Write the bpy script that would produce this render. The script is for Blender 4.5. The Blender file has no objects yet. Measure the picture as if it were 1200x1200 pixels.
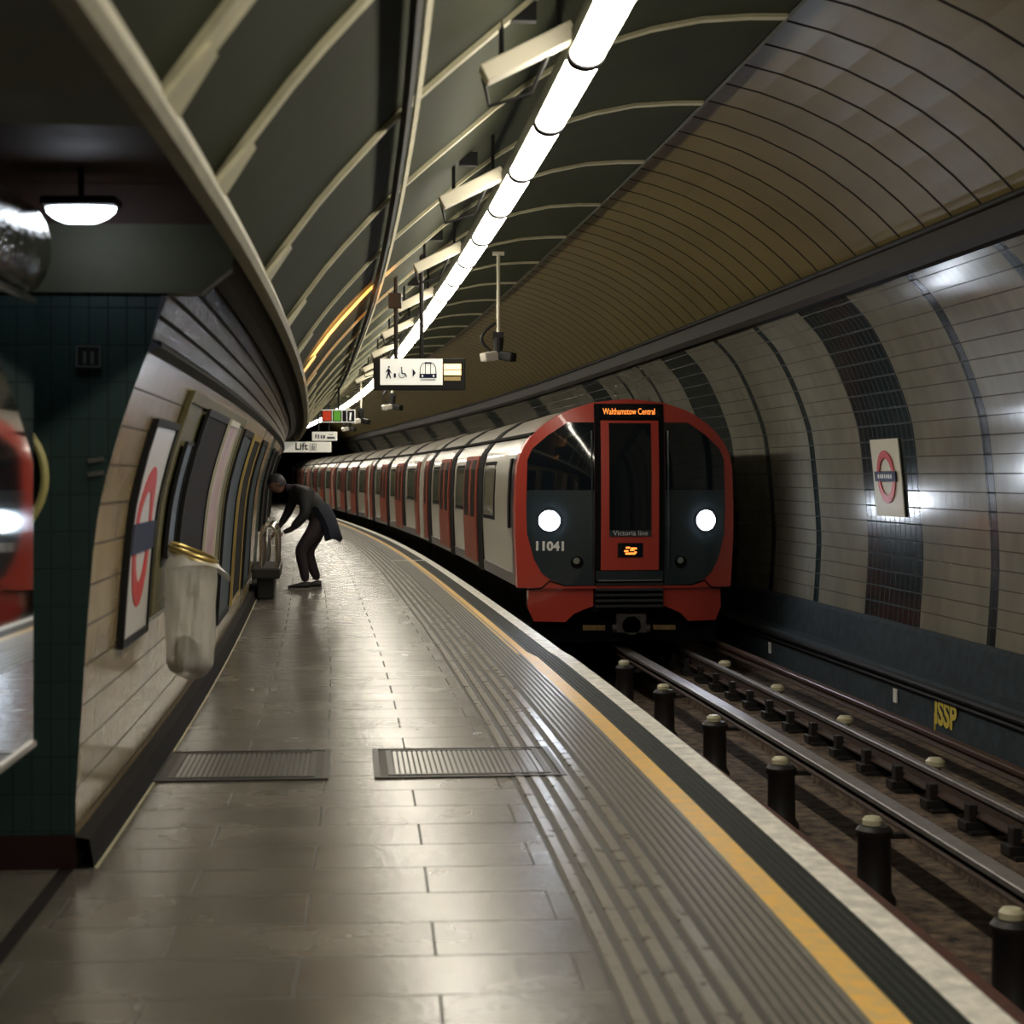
import bpy, math, random
from mathutils import Vector, Matrix
random.seed(7)
sc = bpy.context.scene
COL = sc.collection
PI = math.pi
# ------------------------------------------------------------------ track alignment (curved in plan)
DS = .1; S0 = -10.0; S1 = 135.0
KS = [(-10, .0082), (0, .00819), (10, .00309), (22, .00053), (40, .00215), (90, .0012), (100, .006), (135, .006)]
def lin(t, v):
    if v <= t[0][0]: return t[0][1]
    for (a, p), (b, q) in zip(t, t[1:]):
        if v <= b: return p + (q-p)*(v-a)/(b-a)
    return t[-1][1]
N0 = int(round(-S0/DS)); NN = int(round((S1-S0)/DS))+1
TX = [0.]*NN; TY = [0.]*NN; TH = [0.]*NN
TH[N0] = .03301
def kap(s):
    if 40 < s < 90: return .00215 + (-.00101-.00215)*(s-40)/50
    if 90 <= s < 100: return -.00101 + .007*(s-90)/10
    return lin(KS, s)
for i in range(N0, NN-1):
    TH[i+1] = TH[i] + kap((i-N0)*DS)*DS
    TX[i+1] = TX[i] - math.sin(TH[i])*DS; TY[i+1] = TY[i] + math.cos(TH[i])*DS
for i in range(N0, 0, -1):
    TH[i-1] = TH[i] - .006*DS
    TX[i-1] = TX[i] + math.sin(TH[i-1])*DS; TY[i-1] = TY[i] - math.cos(TH[i-1])*DS
def fr(s):
    f = (s-S0)/DS; i = max(0, min(NN-2, int(f))); t = f-i
    return (TX[i]+(TX[i+1]-TX[i])*t, TY[i]+(TY[i+1]-TY[i])*t, TH[i]+(TH[i+1]-TH[i])*t)
def W(s, u, z):
    x, y, a = fr(s)
    return Vector((x+u*math.cos(a), y+u*math.sin(a), z))
def frange(a, b, d):
    n = max(1, int(round((b-a)/d))); return [a+(b-a)*i/n for i in range(n+1)]
# ------------------------------------------------------------------ materials
def nmat(name):
    m = bpy.data.materials.new(name); m.use_nodes = True
    nt = m.node_tree; b = nt.nodes['Principled BSDF']; return m, nt, b
def M(name, col, rough=.5, metal=0., var=0., scale=6., bump=0., emit=None, es=0., alpha=1., coat=0., col2=None, trans=0., spec=None):
    m, nt, b = nmat(name)
    b.inputs['Base Color'].default_value = (*col, 1); b.inputs['Roughness'].default_value = rough
    b.inputs['Metallic'].default_value = metal; b.inputs['Alpha'].default_value = alpha
    b.inputs['Coat Weight'].default_value = coat; b.inputs['Transmission Weight'].default_value = trans
    if spec is not None: b.inputs['Specular IOR Level'].default_value = spec
    if emit: b.inputs['Emission Color'].default_value = (*emit, 1); b.inputs['Emission Strength'].default_value = es
    if var or bump:
        tc = nt.nodes.new('ShaderNodeTexCoord'); n = nt.nodes.new('ShaderNodeTexNoise')
        n.inputs['Scale'].default_value = scale; n.inputs['Detail'].default_value = 5; n.inputs['Roughness'].default_value = .65
        nt.links.new(tc.outputs['Object'], n.inputs['Vector'])
        if var:
            mx = nt.nodes.new('ShaderNodeMix'); mx.data_type = 'RGBA'
            c2 = col2 or tuple(c*(1-var) for c in col)
            mx.inputs['A'].default_value = (*c2, 1); mx.inputs['B'].default_value = (*(tuple(min(1, c*(1+var*.5)) for c in col) if not col2 else col), 1)
            cr = nt.nodes.new('ShaderNodeMapRange'); cr.inputs['From Min'].default_value = .35; cr.inputs['From Max'].default_value = .65
            nt.links.new(n.outputs['Fac'], cr.inputs['Value']); nt.links.new(cr.outputs['Result'], mx.inputs['Factor'])
            nt.links.new(mx.outputs['Result'], b.inputs['Base Color'])
            rr = nt.nodes.new('ShaderNodeMapRange'); rr.inputs['To Min'].default_value = max(.02, rough*.8); rr.inputs['To Max'].default_value = min(1, rough*1.25)
            nt.links.new(n.outputs['Fac'], rr.inputs['Value']); nt.links.new(rr.outputs['Result'], b.inputs['Roughness'])
        if bump:
            bp = nt.nodes.new('ShaderNodeBump'); bp.inputs['Strength'].default_value = bump; bp.inputs['Distance'].default_value = .02
            nt.links.new(n.outputs['Fac'], bp.inputs['Height']); nt.links.new(bp.outputs['Normal'], b.inputs['Normal'])
    return m
def BR(name, c1, c2, mortar, bw, bh, ms=.01, off=0., rough=.2, bump=.4, dist=.01, shift=(0, 0), wob=.15, wscale=9., stain=.0, stainscale=1.2, mrough=.8, hcourse=0, spec=.5):
    """brick pattern on the mesh's own metre UVs"""
    m, nt, b = nmat(name); L = nt.links
    uv = nt.nodes.new('ShaderNodeUVMap'); uv.uv_map = 'UVMap'
    mp = nt.nodes.new('ShaderNodeMapping'); mp.inputs['Location'].default_value = (shift[0], shift[1], 0)
    L.new(uv.outputs['UV'], mp.inputs['Vector'])
    br = nt.nodes.new('ShaderNodeTexBrick'); br.offset = off; br.squash = 1
    br.inputs['Color1'].default_value = (*c1, 1); br.inputs['Color2'].default_value = (*c2, 1); br.inputs['Mortar'].default_value = (*mortar, 1)
    br.inputs['Scale'].default_value = 1; br.inputs['Brick Width'].default_value = bw; br.inputs['Row Height'].default_value = bh
    br.inputs['Mortar Size'].default_value = ms; br.inputs['Mortar Smooth'].default_value = .3; br.inputs['Bias'].default_value = 0
    L.new(mp.outputs['Vector'], br.inputs['Vector'])
    n = nt.nodes.new('ShaderNodeTexNoise'); n.inputs['Scale'].default_value = wscale; n.inputs['Detail'].default_value = 6
    L.new(uv.outputs['UV'], n.inputs['Vector'])
    n2 = nt.nodes.new('ShaderNodeTexNoise'); n2.inputs['Scale'].default_value = stainscale; n2.inputs['Detail'].default_value = 4
    L.new(uv.outputs['UV'], n2.inputs['Vector'])
    cr = nt.nodes.new('ShaderNodeMapRange'); cr.inputs['From Min'].default_value = .35; cr.inputs['From Max'].default_value = .65
    cr.inputs['To Min'].default_value = 1-stain; cr.inputs['To Max'].default_value = 1.0
    L.new(n2.outputs['Fac'], cr.inputs['Value'])
    mul = nt.nodes.new('ShaderNodeMix'); mul.data_type = 'RGBA'; mul.blend_type = 'MULTIPLY'; mul.inputs['Factor'].default_value = 1
    colout = br.outputs['Color']
    if hcourse:   # stronger horizontal courses over the fine tile grid
        b2 = nt.nodes.new('ShaderNodeTexBrick'); b2.offset = 0; b2.inputs['Scale'].default_value = 1; b2.inputs['Brick Width'].default_value = 400; b2.inputs['Row Height'].default_value = bh
        b2.inputs['Mortar Size'].default_value = hcourse; b2.inputs['Mortar Smooth'].default_value = .3
        L.new(mp.outputs['Vector'], b2.inputs['Vector'])
        b2.inputs['Color1'].default_value = (1, 1, 1, 1); b2.inputs['Color2'].default_value = (1, 1, 1, 1); b2.inputs['Mortar'].default_value = (.25, .24, .2, 1)
        m2_ = nt.nodes.new('ShaderNodeMix'); m2_.data_type = 'RGBA'; m2_.blend_type = 'MULTIPLY'; m2_.inputs['Factor'].default_value = 1
        L.new(br.outputs['Color'], m2_.inputs['A']); L.new(b2.outputs['Color'], m2_.inputs['B']); colout = m2_.outputs['Result']
    L.new(colout, mul.inputs['A']); L.new(cr.outputs['Result'], mul.inputs['B']); L.new(mul.outputs['Result'], b.inputs['Base Color'])
    # height: bricks up, mortar down, slight waviness
    inv = nt.nodes.new('ShaderNodeMath'); inv.operation = 'MULTIPLY_ADD'; inv.inputs[1].default_value = -1; inv.inputs[2].default_value = 1
    L.new(br.outputs['Fac'], inv.inputs[0])
    ad = nt.nodes.new('ShaderNodeMath'); ad.operation = 'MULTIPLY_ADD'; ad.inputs[1].default_value = wob
    L.new(n.outputs['Fac'], ad.inputs[0]); L.new(inv.outputs[0], ad.inputs[2])
    bp = nt.nodes.new('ShaderNodeBump'); bp.inputs['Strength'].default_value = bump; bp.inputs['Distance'].default_value = dist
    L.new(ad.outputs[0], bp.inputs['Height']); L.new(bp.outputs['Normal'], b.inputs['Normal'])
    rm = nt.nodes.new('ShaderNodeMapRange'); rm.inputs['To Min'].default_value = rough; rm.inputs['To Max'].default_value = mrough
    L.new(br.outputs['Fac'], rm.inputs['Value'])
    ra = nt.nodes.new('ShaderNodeMath'); ra.operation = 'MULTIPLY_ADD'; ra.inputs[1].default_value = rough*.5; L.new(n2.outputs['Fac'], ra.inputs[0]); L.new(rm.outputs['Result'], ra.inputs[2])
    L.new(ra.outputs[0], b.inputs['Roughness']); b.inputs['Specular IOR Level'].default_value = spec
    return m
m_tileR = BR('white_wall_tile', (.25, .24, .195), (.225, .215, .175), (.13, .125, .10), .152, .165, .004, rough=.12, bump=.5, dist=.005, stain=.2, hcourse=.006)
m_darkR = BR('dark_green_tile', (.012, .022, .024), (.018, .028, .03), (.006, .008, .008), .152, .165, .008, rough=.13, bump=.5, dist=.006)
m_tileL = BR('cream_wall_tile', (.36, .275, .15), (.33, .25, .135), (.20, .155, .09), .30, .165, .003, spec=.28, rough=.14, bump=.3, dist=.004, stain=.3, hcourse=.006)
m_goldL = BR('glazed_upper_tile', (.17, .115, .045), (.11, .075, .03), (.02, .015, .01), .076, .10, .010, rough=.10, bump=1.0, dist=.02, wob=.9, wscale=14, spec=.3)
m_green = BR('bottle_green_tile', (.013, .036, .033), (.016, .042, .039), (.006, .016, .015), .076, .152, .004, rough=.35, bump=.25, dist=.004)
m_skirt = M('oxblood_skirting', (.022, .006, .006), .35)
m_skirtL = M('black_skirting', (.010, .008, .007), .8, spec=.15)
m_pave = BR('platform_paving', (.145, .131, .103), (.122, .110, .086), (.045, .04, .032), .90, .45, .005, off=.5, rough=.21, spec=.95, bump=.3, dist=.008, shift=(-.07, -.12), wob=.45, wscale=26, stain=.38, stainscale=1.5, mrough=.6)
m_tact = M('tactile_paving', (.25, .232, .19), .28, var=.25, scale=9, bump=.1)
m_tgroove = M('tactile_groove', (.05, .045, .036), .6)
m_fine = M('ribbed_edge_paving', (.19, .175, .145), .36, var=.25, scale=9)
m_finedk = M('ribbed_edge_groove', (.045, .042, .036), .6)
m_yel = M('worn_yellow_paint', (.95, .56, .12), .45, var=1, scale=12, col2=(.72, .50, .20))
m_dkst = M('dark_ribbed_nosing', (.012, .016, .012), .6, spec=.2, var=.3, scale=14)
m_white = M('white_coping_paint', (.85, .82, .74), .5, var=.3, scale=10)
m_cope = M('coping_face', (.02, .018, .016), .9, spec=.1)
m_vault = M('vault_panel', (.15, .115, .043), .36, var=.18, scale=1.7, spec=.12)
m_vgroove = M('vault_joint', (.012, .010, .008), .6)
m_lining = M('left_lining_panel', (.036, .040, .024), .7, var=.25, scale=1.6, spec=.04)  # vault tan darkened: the panels' shade is put into their colour
m_rib = M('lining_rib', (.46, .43, .28), .6, var=.2, scale=5)
m_beam = M('cornice_beam_paint', (.26, .24, .16), .55, var=.2, scale=5)
m_black = M('black_metal', (.010, .010, .010), .65, spec=.25)
m_brown = M('dark_brown_cornice', (.012, .008, .006), .6, spec=.2)
m_dkolive = M('dark_olive_paint', (.085, .088, .05), .6, var=.25, scale=3)
m_soff = M('passage_soffit', (.055, .026, .016), .7, var=.3, scale=3)
m_bed = M('track_bed_concrete', (.20, .14, .09), .9, var=1, scale=7, bump=1.0, col2=(.018, .010, .007))
m_pit = M('pit_grime', (.028, .018, .013), .9, var=1, scale=8, bump=.4, col2=(.01, .007, .006))
m_beamr = M('rusty_track_beam', (.16, .055, .032), .8, var=1, scale=7, col2=(.025, .012, .010))
m_rail = M('rail_steel', (.30, .28, .27), .45, metal=.7, var=.25, scale=6)
m_railrust = M('rail_rust', (.055, .030, .020), .7, var=.4, scale=12)
m_ledge = M('blue_grey_ledge', (.040, .052, .064), .85, var=.35, scale=7, spec=.15)
m_porc = M('cream_porcelain', (.62, .58, .40), .35)
m_pot = M('dark_insulator_pot', (.014, .012, .012), .5)
m_tubeh = M('light_housing', (.03, .03, .03), .5)
m_tube = M('fluorescent_diffuser', (.9, .9, .88), .4, emit=(1.0, .92, .77), es=25)
m_offw = M('off_white_box_paint', (.62, .58, .45), .5)
m_red = M('train_red', (.46, .055, .038), .3, coat=.3)
m_redd = M('train_door_red', (.30, .062, .038), .4, spec=.25)
m_twhite = M('train_white', (.47, .44, .38), .24, coat=.2)
m_dglass = M('door_glass_black', (.006, .008, .009), .4, spec=.1)
m_troof = M('train_roof_grey', (.34, .31, .27), .35, var=.2, scale=4)
m_tblue = M('train_skirt_blue', (.015, .02, .05), .3)
m_glass = M('dark_glass', (.006, .009, .013), .06, coat=.3)
m_mask = M('cab_mask_grey', (.022, .034, .042), .28, coat=.2)
m_tblack = M('train_black', (.006, .006, .007), .8, spec=.1)
m_under = M('underframe_grime', (.008, .007, .008), .9, spec=.05)
m_head = M('headlight_lens', (1, 1, 1), .2, emit=(.80, .88, 1.0), es=52)
m_led = M('amber_led', (.3, .1, .0), .5, emit=(1.0, .24, .04), es=1.9)
m_ledb = M('amber_board', (.5, .2, .05), .5, emit=(1.0, .50, .20), es=3.2)
m_sil = M('grey_lens', (.35, .38, .38), .2, metal=.6)
m_textw = M('white_lettering', (.75, .75, .72), .4)
m_signw = M('backlit_sign_white', (.75, .74, .68), .4, emit=(.95, .95, .84), es=.42)
m_signw2 = M('sign_white_face', (.80, .78, .70), .4, emit=(.95, .93, .80), es=.22)
m_navy = M('navy_ink', (.010, .014, .05), .6, spec=.15)
m_ink = M('black_ink', (.01, .01, .01), .5)
m_ored = M('exit_red', (.7, .05, .02), .4, emit=(1, .12, .04), es=.12)
m_ogrn = M('exit_green', (.15, .5, .05), .4, emit=(.3, .8, .12), es=.08)
m_rred = M('roundel_red', (.55, .03, .02), .5, spec=.2)
m_chrome = M('chrome_tube', (.62, .60, .56), .18, metal=1)
m_brass = M('brass_hoop', (.62, .47, .16), .3, metal=.8)
m_bag = M('clear_plastic_bag', (.78, .76, .70), .28, alpha=.52, bump=.5, scale=14)
m_trash = M('green_rubbish', (.05, .06, .02), .7, var=.5, scale=12)
m_trash2 = M('dark_rubbish', (.03, .012, .010), .7, var=.5, scale=12)
m_coat = M('dark_coat', (.016, .016, .018), .7, var=.4, scale=9)
m_coatn = M('navy_coat', (.012, .016, .032), .7, var=.4, scale=9)
m_trou = M('dark_trousers', (.030, .020, .026), .75, var=.3, scale=9)
m_skin = M('skin', (.20, .10, .07), .5)
m_shoe = M('dark_shoe', (.018, .014, .016), .45)
m_sole = M('pale_sole', (.22, .20, .18), .6)
m_hair = M('dark_hair', (.012, .010, .014), .6)
m_mir = M('poster_glass', (.62, .66, .68), .04, metal=1)
m_yring = M('yellow_rim', (.42, .38, .14), .4)
m_steel = M('brushed_steel', (.40, .38, .34), .3, metal=.9)
m_post1 = M('poster_pink', (.48, .36, .30), .35, var=.6, scale=4, col2=(.30, .10, .07))
m_post2 = M('poster_blue', (.03, .055, .07), .45, var=.5, scale=4, spec=.2)
m_post3 = M('poster_black', (.010, .007, .006), .7, spec=.1)
m_board = M('olive_board', (.135, .12, .05), .55, var=.25, scale=3, spec=.2)
m_yspray = M('yellow_spray_paint', (.65, .52, .08), .6)
m_reflglow = M('reflection_glow', (1, 1, 1), .3, emit=(.80, .88, 1.0), es=9)  # glow standing in for light reflected in the passage soffit
m_cast = M('grey_casting', (.17, .16, .14), .35, metal=.5)
m_grate = M('drain_lattice', (.16, .155, .14), .3, metal=.6)
m_gratef = M('drain_frame', (.05, .048, .042), .45, metal=.3)
# ------------------------------------------------------------------ mesh helper
class MB:
    def __init__(s): s.v = []; s.f = []; s.m = []; s.uv = []
    def add(s, vs, fs, mi=0, uvs=None):
        o = len(s.v); s.v += [tuple(v) for v in vs]
        for f in fs: s.f.append([o+i for i in f]); s.m.append(mi)
        s.uv += list(uvs) if uvs else [(v[0], v[2]) for v in vs]
        return s
    def box(s, c, d, mi=0, R=None):
        hx, hy, hz = d[0]/2, d[1]/2, d[2]/2
        vs = [Vector((x*hx, y*hy, z*hz)) for x in (-1, 1) for y in (-1, 1) for z in (-1, 1)]
        if R: vs = [R @ v for v in vs]
        return s.add([v+Vector(c) for v in vs], [(0, 1, 3, 2), (4, 6, 7, 5), (0, 4, 5, 1), (2, 3, 7, 6), (0, 2, 6, 4), (1, 5, 7, 3)], mi)
    def cyl(s, a, b, r, r2=None, n=12, mi=0):
        a = Vector(a); b = Vector(b); r2 = r if r2 is None else r2
        d = (b-a).normalized(); x = d.orthogonal().normalized(); y = d.cross(x)
        vs = []
        for p, q in ((a, r), (b, r2)):
            for i in range(n):
                t = 2*PI*i/n; vs.append(p+(x*math.cos(t)+y*math.sin(t))*q)
        fs = [(i, (i+1) % n, n+(i+1) % n, n+i) for i in range(n)]+[tuple(range(n-1, -1, -1)), tuple(range(n, 2*n))]
        return s.add(vs, fs, mi)
    def tube(s, pts, r, n=8, mi=0, closed=False):
        P = [Vector(p) for p in pts]; k = len(P); vs = []
        up = None
        for i, p in enumerate(P):
            d = (P[(i+1) % k]-P[i-1]) if closed else (P[min(i+1, k-1)]-P[max(i-1, 0)])
            d.normalize()
            if up is None: up = d.orthogonal().normalized()
            up = (up-d*up.dot(d)).normalized(); y = d.cross(up)
            for j in range(n):
                t = 2*PI*j/n; vs.append(p+(up*math.cos(t)+y*math.sin(t))*r)
        fs = []
        for i in range(k if closed else k-1):
            for j in range(n):
                a = i*n+j; b = i*n+(j+1) % n; c = ((i+1) % k)*n+(j+1) % n; d2 = ((i+1) % k)*n+j
                fs.append((a, b, c, d2))
        if not closed: fs += [tuple(range(n-1, -1, -1)), tuple(range((k-1)*n, k*n))]
        return s.add(vs, fs, mi)
    def prism(s, poly, fn, t0, t1, mi=0):
        """poly of 2-D points, fn(a,b,t)->3-D"""
        n = len(poly); vs = [fn(a, b, t0) for a, b in poly]+[fn(a, b, t1) for a, b in poly]
        fs = [tuple(range(n-1, -1, -1)), tuple(range(n, 2*n))]+[(i, (i+1) % n, n+(i+1) % n, n+i) for i in range(n)]
        return s.add(vs, fs, mi)
    def sweep(s, prof, ss, org=(0, 0, 0), mi=0, closed=False, caps=False, uoff=None, mf=None):
        """prof: list of (u,z); ss: stations; uv = (station, length along profile)"""
        org = Vector(org); P = list(prof); k = len(P); L = [0]
        for a, b in zip(P, P[1:]): L.append(L[-1]+math.hypot(b[0]-a[0], b[1]-a[1]))
        o = len(s.v)
        for st in ss:
            du = uoff(st) if uoff else 0
            for (u, z), l in zip(P, L):
                s.v.append(tuple(W(st, u+du, z)-org)); s.uv.append((st, l))
        kk = k if closed else k-1
        for i in range(len(ss)-1):
            for j in range(kk):
                a = o+i*k+j; b = o+i*k+(j+1) % k
                s.f.append([a, b, b+k, a+k]); s.m.append(mf(i, j) if mf else mi)
        if caps:
            s.f.append([o+j for j in range(k)]); s.m.append(mi)
            s.f.append([o+(len(ss)-1)*k+j for j in range(k)][::-1]); s.m.append(mi)
        return s
    def build(s, name, mats, parent=None, smooth=False, bevel=0, loc=None, rotz=0, kind=None):
        me = bpy.data.meshes.new(name); me.from_pydata(s.v, [], s.f); me.validate(clean_customdata=False)
        if not isinstance(mats, (list, tuple)): mats = [mats]
        for m in mats: me.materials.append(m)
        if len(me.polygons) == len(s.f):
            for p, mi in zip(me.polygons, s.m): p.material_index = mi
        ul = me.uv_layers.new(name='UVMap')
        for l in me.loops: ul.data[l.index].uv = s.uv[l.vertex_index]
        if smooth:
            for p in me.polygons: p.use_smooth = True
            try: me.set_sharp_from_angle(angle=math.radians(38))
            except Exception: pass
        o = bpy.data.objects.new(name, me); COL.objects.link(o)
        if parent: o.parent = parent
        if loc is not None: o.location = loc; o.rotation_euler = (0, 0, rotz)
        if bevel:
            b = o.modifiers.new('bevel', 'BEVEL'); b.width = bevel; b.segments = 2; b.limit_method = 'ANGLE'
        if kind: o['kind'] = kind
        return o
def tag(o, label, cat, group=None):
    o['label'] = label; o['category'] = cat
    if group: o['group'] = group
    return o
def thing(name, label, cat, loc, rotz=0, group=None):
    o = bpy.data.objects.new(name, None); COL.objects.link(o); o.empty_display_size = .2
    o.location = loc; o.rotation_euler = (0, 0, rotz); return tag(o, label, cat, group)
def thing_at(name, label, cat, s, u, z, group=None, extra=0):
    return thing(name, label, cat, W(s, u, z), fr(s)[2]+extra, group)
def children(o): return [c for c in COL.objects if c.parent == o]
def copy_tree(o, parent=None):
    c = o.copy(); COL.objects.link(c); c.parent = parent
    for ch in children(o): copy_tree(ch, c)
    return c
def textmesh(txt, size, align='CENTER', bold=0.0, sx=1.):
    cu = bpy.data.curves.new('t', 'FONT'); cu.body = txt; cu.size = size; cu.align_x = align; cu.align_y = 'CENTER'; cu.offset = bold; cu.resolution_u = 3
    o = bpy.data.objects.new('t', cu); COL.objects.link(o)
    dg = bpy.context.evaluated_depsgraph_get(); dg.update()
    me = bpy.data.meshes.new_from_object(o.evaluated_get(dg))
    vs = [(v.co.x*sx, v.co.y) for v in me.vertices]; fs = [tuple(p.vertices) for p in me.polygons]
    bpy.data.objects.remove(o); bpy.data.meshes.remove(me); bpy.data.curves.remove(cu)
    return vs, fs
def crom(P, n=4):
    out = []
    for i in range(len(P)-1):
        p0 = P[max(i-1, 0)]; p1 = P[i]; p2 = P[i+1]; p3 = P[min(i+2, len(P)-1)]
        for k in range(n):
            t = k/n
            out.append(tuple(.5*((2*p1[c])+(-p0[c]+p2[c])*t+(2*p0[c]-5*p1[c]+4*p2[c]-p3[c])*t*t+(-p0[c]+3*p1[c]-3*p2[c]+p3[c])*t**3) for c in (0, 1)))
    out.append(tuple(P[-1])); return out
def circ(n, r, cx=0, cy=0, a0=0): return [(cx+r*math.cos(a0+2*PI*i/n), cy+r*math.sin(a0+2*PI*i/n)) for i in range(n)]
SA, SB = -8.0, 128.0
JS = 7.4            # where the left wall starts, at the far side of the passage mouth
# ------------------------------------------------------------------ floor and platform strips
def jog(a, b): return lambda s: a if s < 15.6 else (b if s > 16.1 else a+(b-a)*(s-15.6)/.5)
fs_ = sorted(set(frange(SA, SB, .5)+[15.6, 16.1, JS]))
f = MB()
def strip(prof, mi=0, uo=None, ss=fs_, b=None):
    t = MB(); org = len(t.v); t.sweep(prof, ss, uoff=uo, mi=mi); return t
fl = MB(); us = [-1.36, -.7, 0, .6]
for st in fs_:
    for u in us: fl.v.append(tuple(W(st, u, 0))); fl.uv.append((u, st))
for i in range(len(fs_)-1):
    for j in range(3): a = i*4+j; fl.f.append([a, a+1, a+5, a+4]); fl.m.append(0)
o = fl.build('floor', m_pave, kind='structure')
fp = MB(); ps = frange(SA, JS, .7)
for st in ps:
    for u in (-4.5, -1.40): fp.v.append(tuple(W(st, u, 0))); fp.uv.append((u, st))
for i in range(len(ps)-1): fp.f.append([i*2, i*2+1, i*2+3, i*2+2]); fp.m.append(0)
fp.build('floor_passage', m_pave, kind='structure')
MB().sweep([(-1.41, .001), (-1.35, .001)], ps).build('trim_1', m_skirtL, kind='structure')
# tactile paving: wide flat bars
prof = []; mm = []
u = .60
def addrib(prof, mm, u, w, g, h=.006):
    prof += [(u, 0), (u+.006, h), (u+w-.006, h), (u+w, 0)]; mm += [0, 0, 0, 1]
    return u+w+g
prof.append((u, 0)); mm.append(1); u += .02
while u < 1.0: u = addrib(prof, mm, u, .052, .03)
prof.append((1.02, 0))
t = MB().sweep(prof, fs_, mf=lambda i, j: mm[min(j+0, len(mm)-1)]); t.build('trim_2', [m_tact, m_tgroove], kind='structure')
prof = [(1.02, 0)]; mm2 = [1]; u = 1.03
while u < 1.30: u = addrib(prof, mm2, u, .026, .012, .005)
prof.append((1.318, 0))
MB().sweep(prof, fs_, mf=lambda i, j: mm2[min(j, len(mm2)-1)]).build('trim_3', [m_fine, m_finedk], kind='structure')
uo = jog(0, -.045)
MB().sweep([(1.318, .001), (1.318+.001, .003), (1.43, .003)], fs_, uoff=uo).build('trim_4', m_yel, kind='structure')
prof = [(1.38, 0)]; mm3 = [0]; u = 1.431
while u < 1.60: u = addrib(prof, mm3, u, .022, .012, .005)
prof.append((1.66, .003))
MB().sweep(prof, fs_).build('trim_5', m_dkst, kind='structure')
MB().sweep([(1.605, .0045), (1.61, .006), (1.735, .006), (1.745, -.004)], fs_, uoff=jog(0, -.02)).build('trim_6', m_white, kind='structure')
MB().sweep([(1.742, -.004), (1.742, -.13), (1.55, -.16), (1.50, -1.30)], fs_).build('wall_platform_edge', m_cope, kind='structure')
MB().box((0, 0, 0), (.66, .13, .004)).build('trim_7', m_white, loc=W(33.4, 1.3, .008), rotz=fr(33.4)[2], kind='structure')
# drain covers set across the platform
def drain(u0, u1, s0, s1, label):
    w = u1-u0; d = s1-s0
    t = thing_at('drain_cover', label, 'drain cover', (s0+s1)/2, (u0+u1)/2, 0.002, 'drain covers in the platform')
    b = MB()
    for q in (0, .075):
        W2 = w/2-q; D2 = d/2-q; bw = .032
        for c, dd in (((0, D2-bw/2, .004), (2*W2, bw, .008)), ((0, -D2+bw/2, .004), (2*W2, bw, .008)), ((W2-bw/2, 0, .004), (bw, 2*D2-2*bw, .008)), ((-W2+bw/2, 0, .004), (bw, 2*D2-2*bw, .008))): b.box(c, dd)
    b.build('frame', m_gratef, t)
    b = MB(); b.box((0, 0, .0012), (w-.01, d-.01, .0024), 1)
    n = int((w-.22)/.028)
    for i in range(n): b.box((-(w-.22)/2+(i+.5)*(w-.22)/n, 0, .004), (.018, d-.22, .004))
    b.build('lattice', [m_grate, m_tgroove], t)
drain(-.12, .90, 9.45, 10.45, 'pale metal drain cover crossing the tactile paving, right of the other drain cover')
drain(-1.28, -.36, 9.45, 10.45, 'dark metal drain cover beside the left wall, in the shade')
# ------------------------------------------------------------------ track
tb = frange(SA, SB, .8); tp = frange(SA+.2, SB-1, .8)
MB().sweep([(1.50, -1.30), (2.62, -1.30), (2.64, -1.02), (3.72, -1.02), (3.74, -.78), (4.95, -.76)], tb).build('floor_track_bed', m_bed, kind='structure')
MB().sweep([(2.66, -1.03), (2.66, -.93), (2.80, -.93), (2.80, -1.03)], tb).build('floor_sleeper_strip', m_beamr, kind='structure')
MB().sweep([(2.30, -1.29), (2.30, -.71), (2.56, -.71), (2.56, -1.29)], tb).build('floor_rail_beam', m_beamr, kind='structure')
def railprof(u, z, h=.14, hw=.035, fw=.065):
    return [(u-fw, z-h), (u-fw, z-h+.015), (u-.012, z-h+.035), (u-.012, z-.045), (u-hw, z-.035), (u-hw, z-.006), (u-hw+.008, z), (u+hw-.008, z), (u+hw, z-.006), (u+hw, z-.035), (u+.012, z-.045), (u+.012, z-h+.035), (u+fw, z-h+.015), (u+fw, z-h)]
def rail(name, u, z, label, h, hw, fw, mt=None):
    org = W(0, u, z-h)
    b = MB().sweep(railprof(u, z, h, hw, fw), tp, org=org, closed=True, caps=True, mf=lambda i, j: 0 if 4 <= j <= 8 else 1)
    o = b.build(name, [mt or m_rail, m_railrust], loc=org); return tag(o, label, 'rail', 'rails of the track')
m_rustr = M('reddish_rail', (.10, .035, .022), .8, var=.4, scale=9)
rail('running_rail', 2.44, -.56, 'dull reddish brown running rail nearest the platform edge, half hidden below it', .15, .035, .065, m_rustr)
rail('conductor_rail', 3.163, -.478, 'thick grey conductor rail along the middle of the track on dark insulator pots', .10, .062, .06)
rail('running_rail', 3.95, -.52, 'shiny thin running rail on the far side, between the two conductor rails', .15, .035, .065)
m_posr = M('dull_brown_rail', (.10, .055, .04), .45, metal=.4)
rail('conductor_rail', 4.385, -.44, 'brown conductor rail nearest the blue grey ledge', .10, .045, .045, m_posr)
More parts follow.
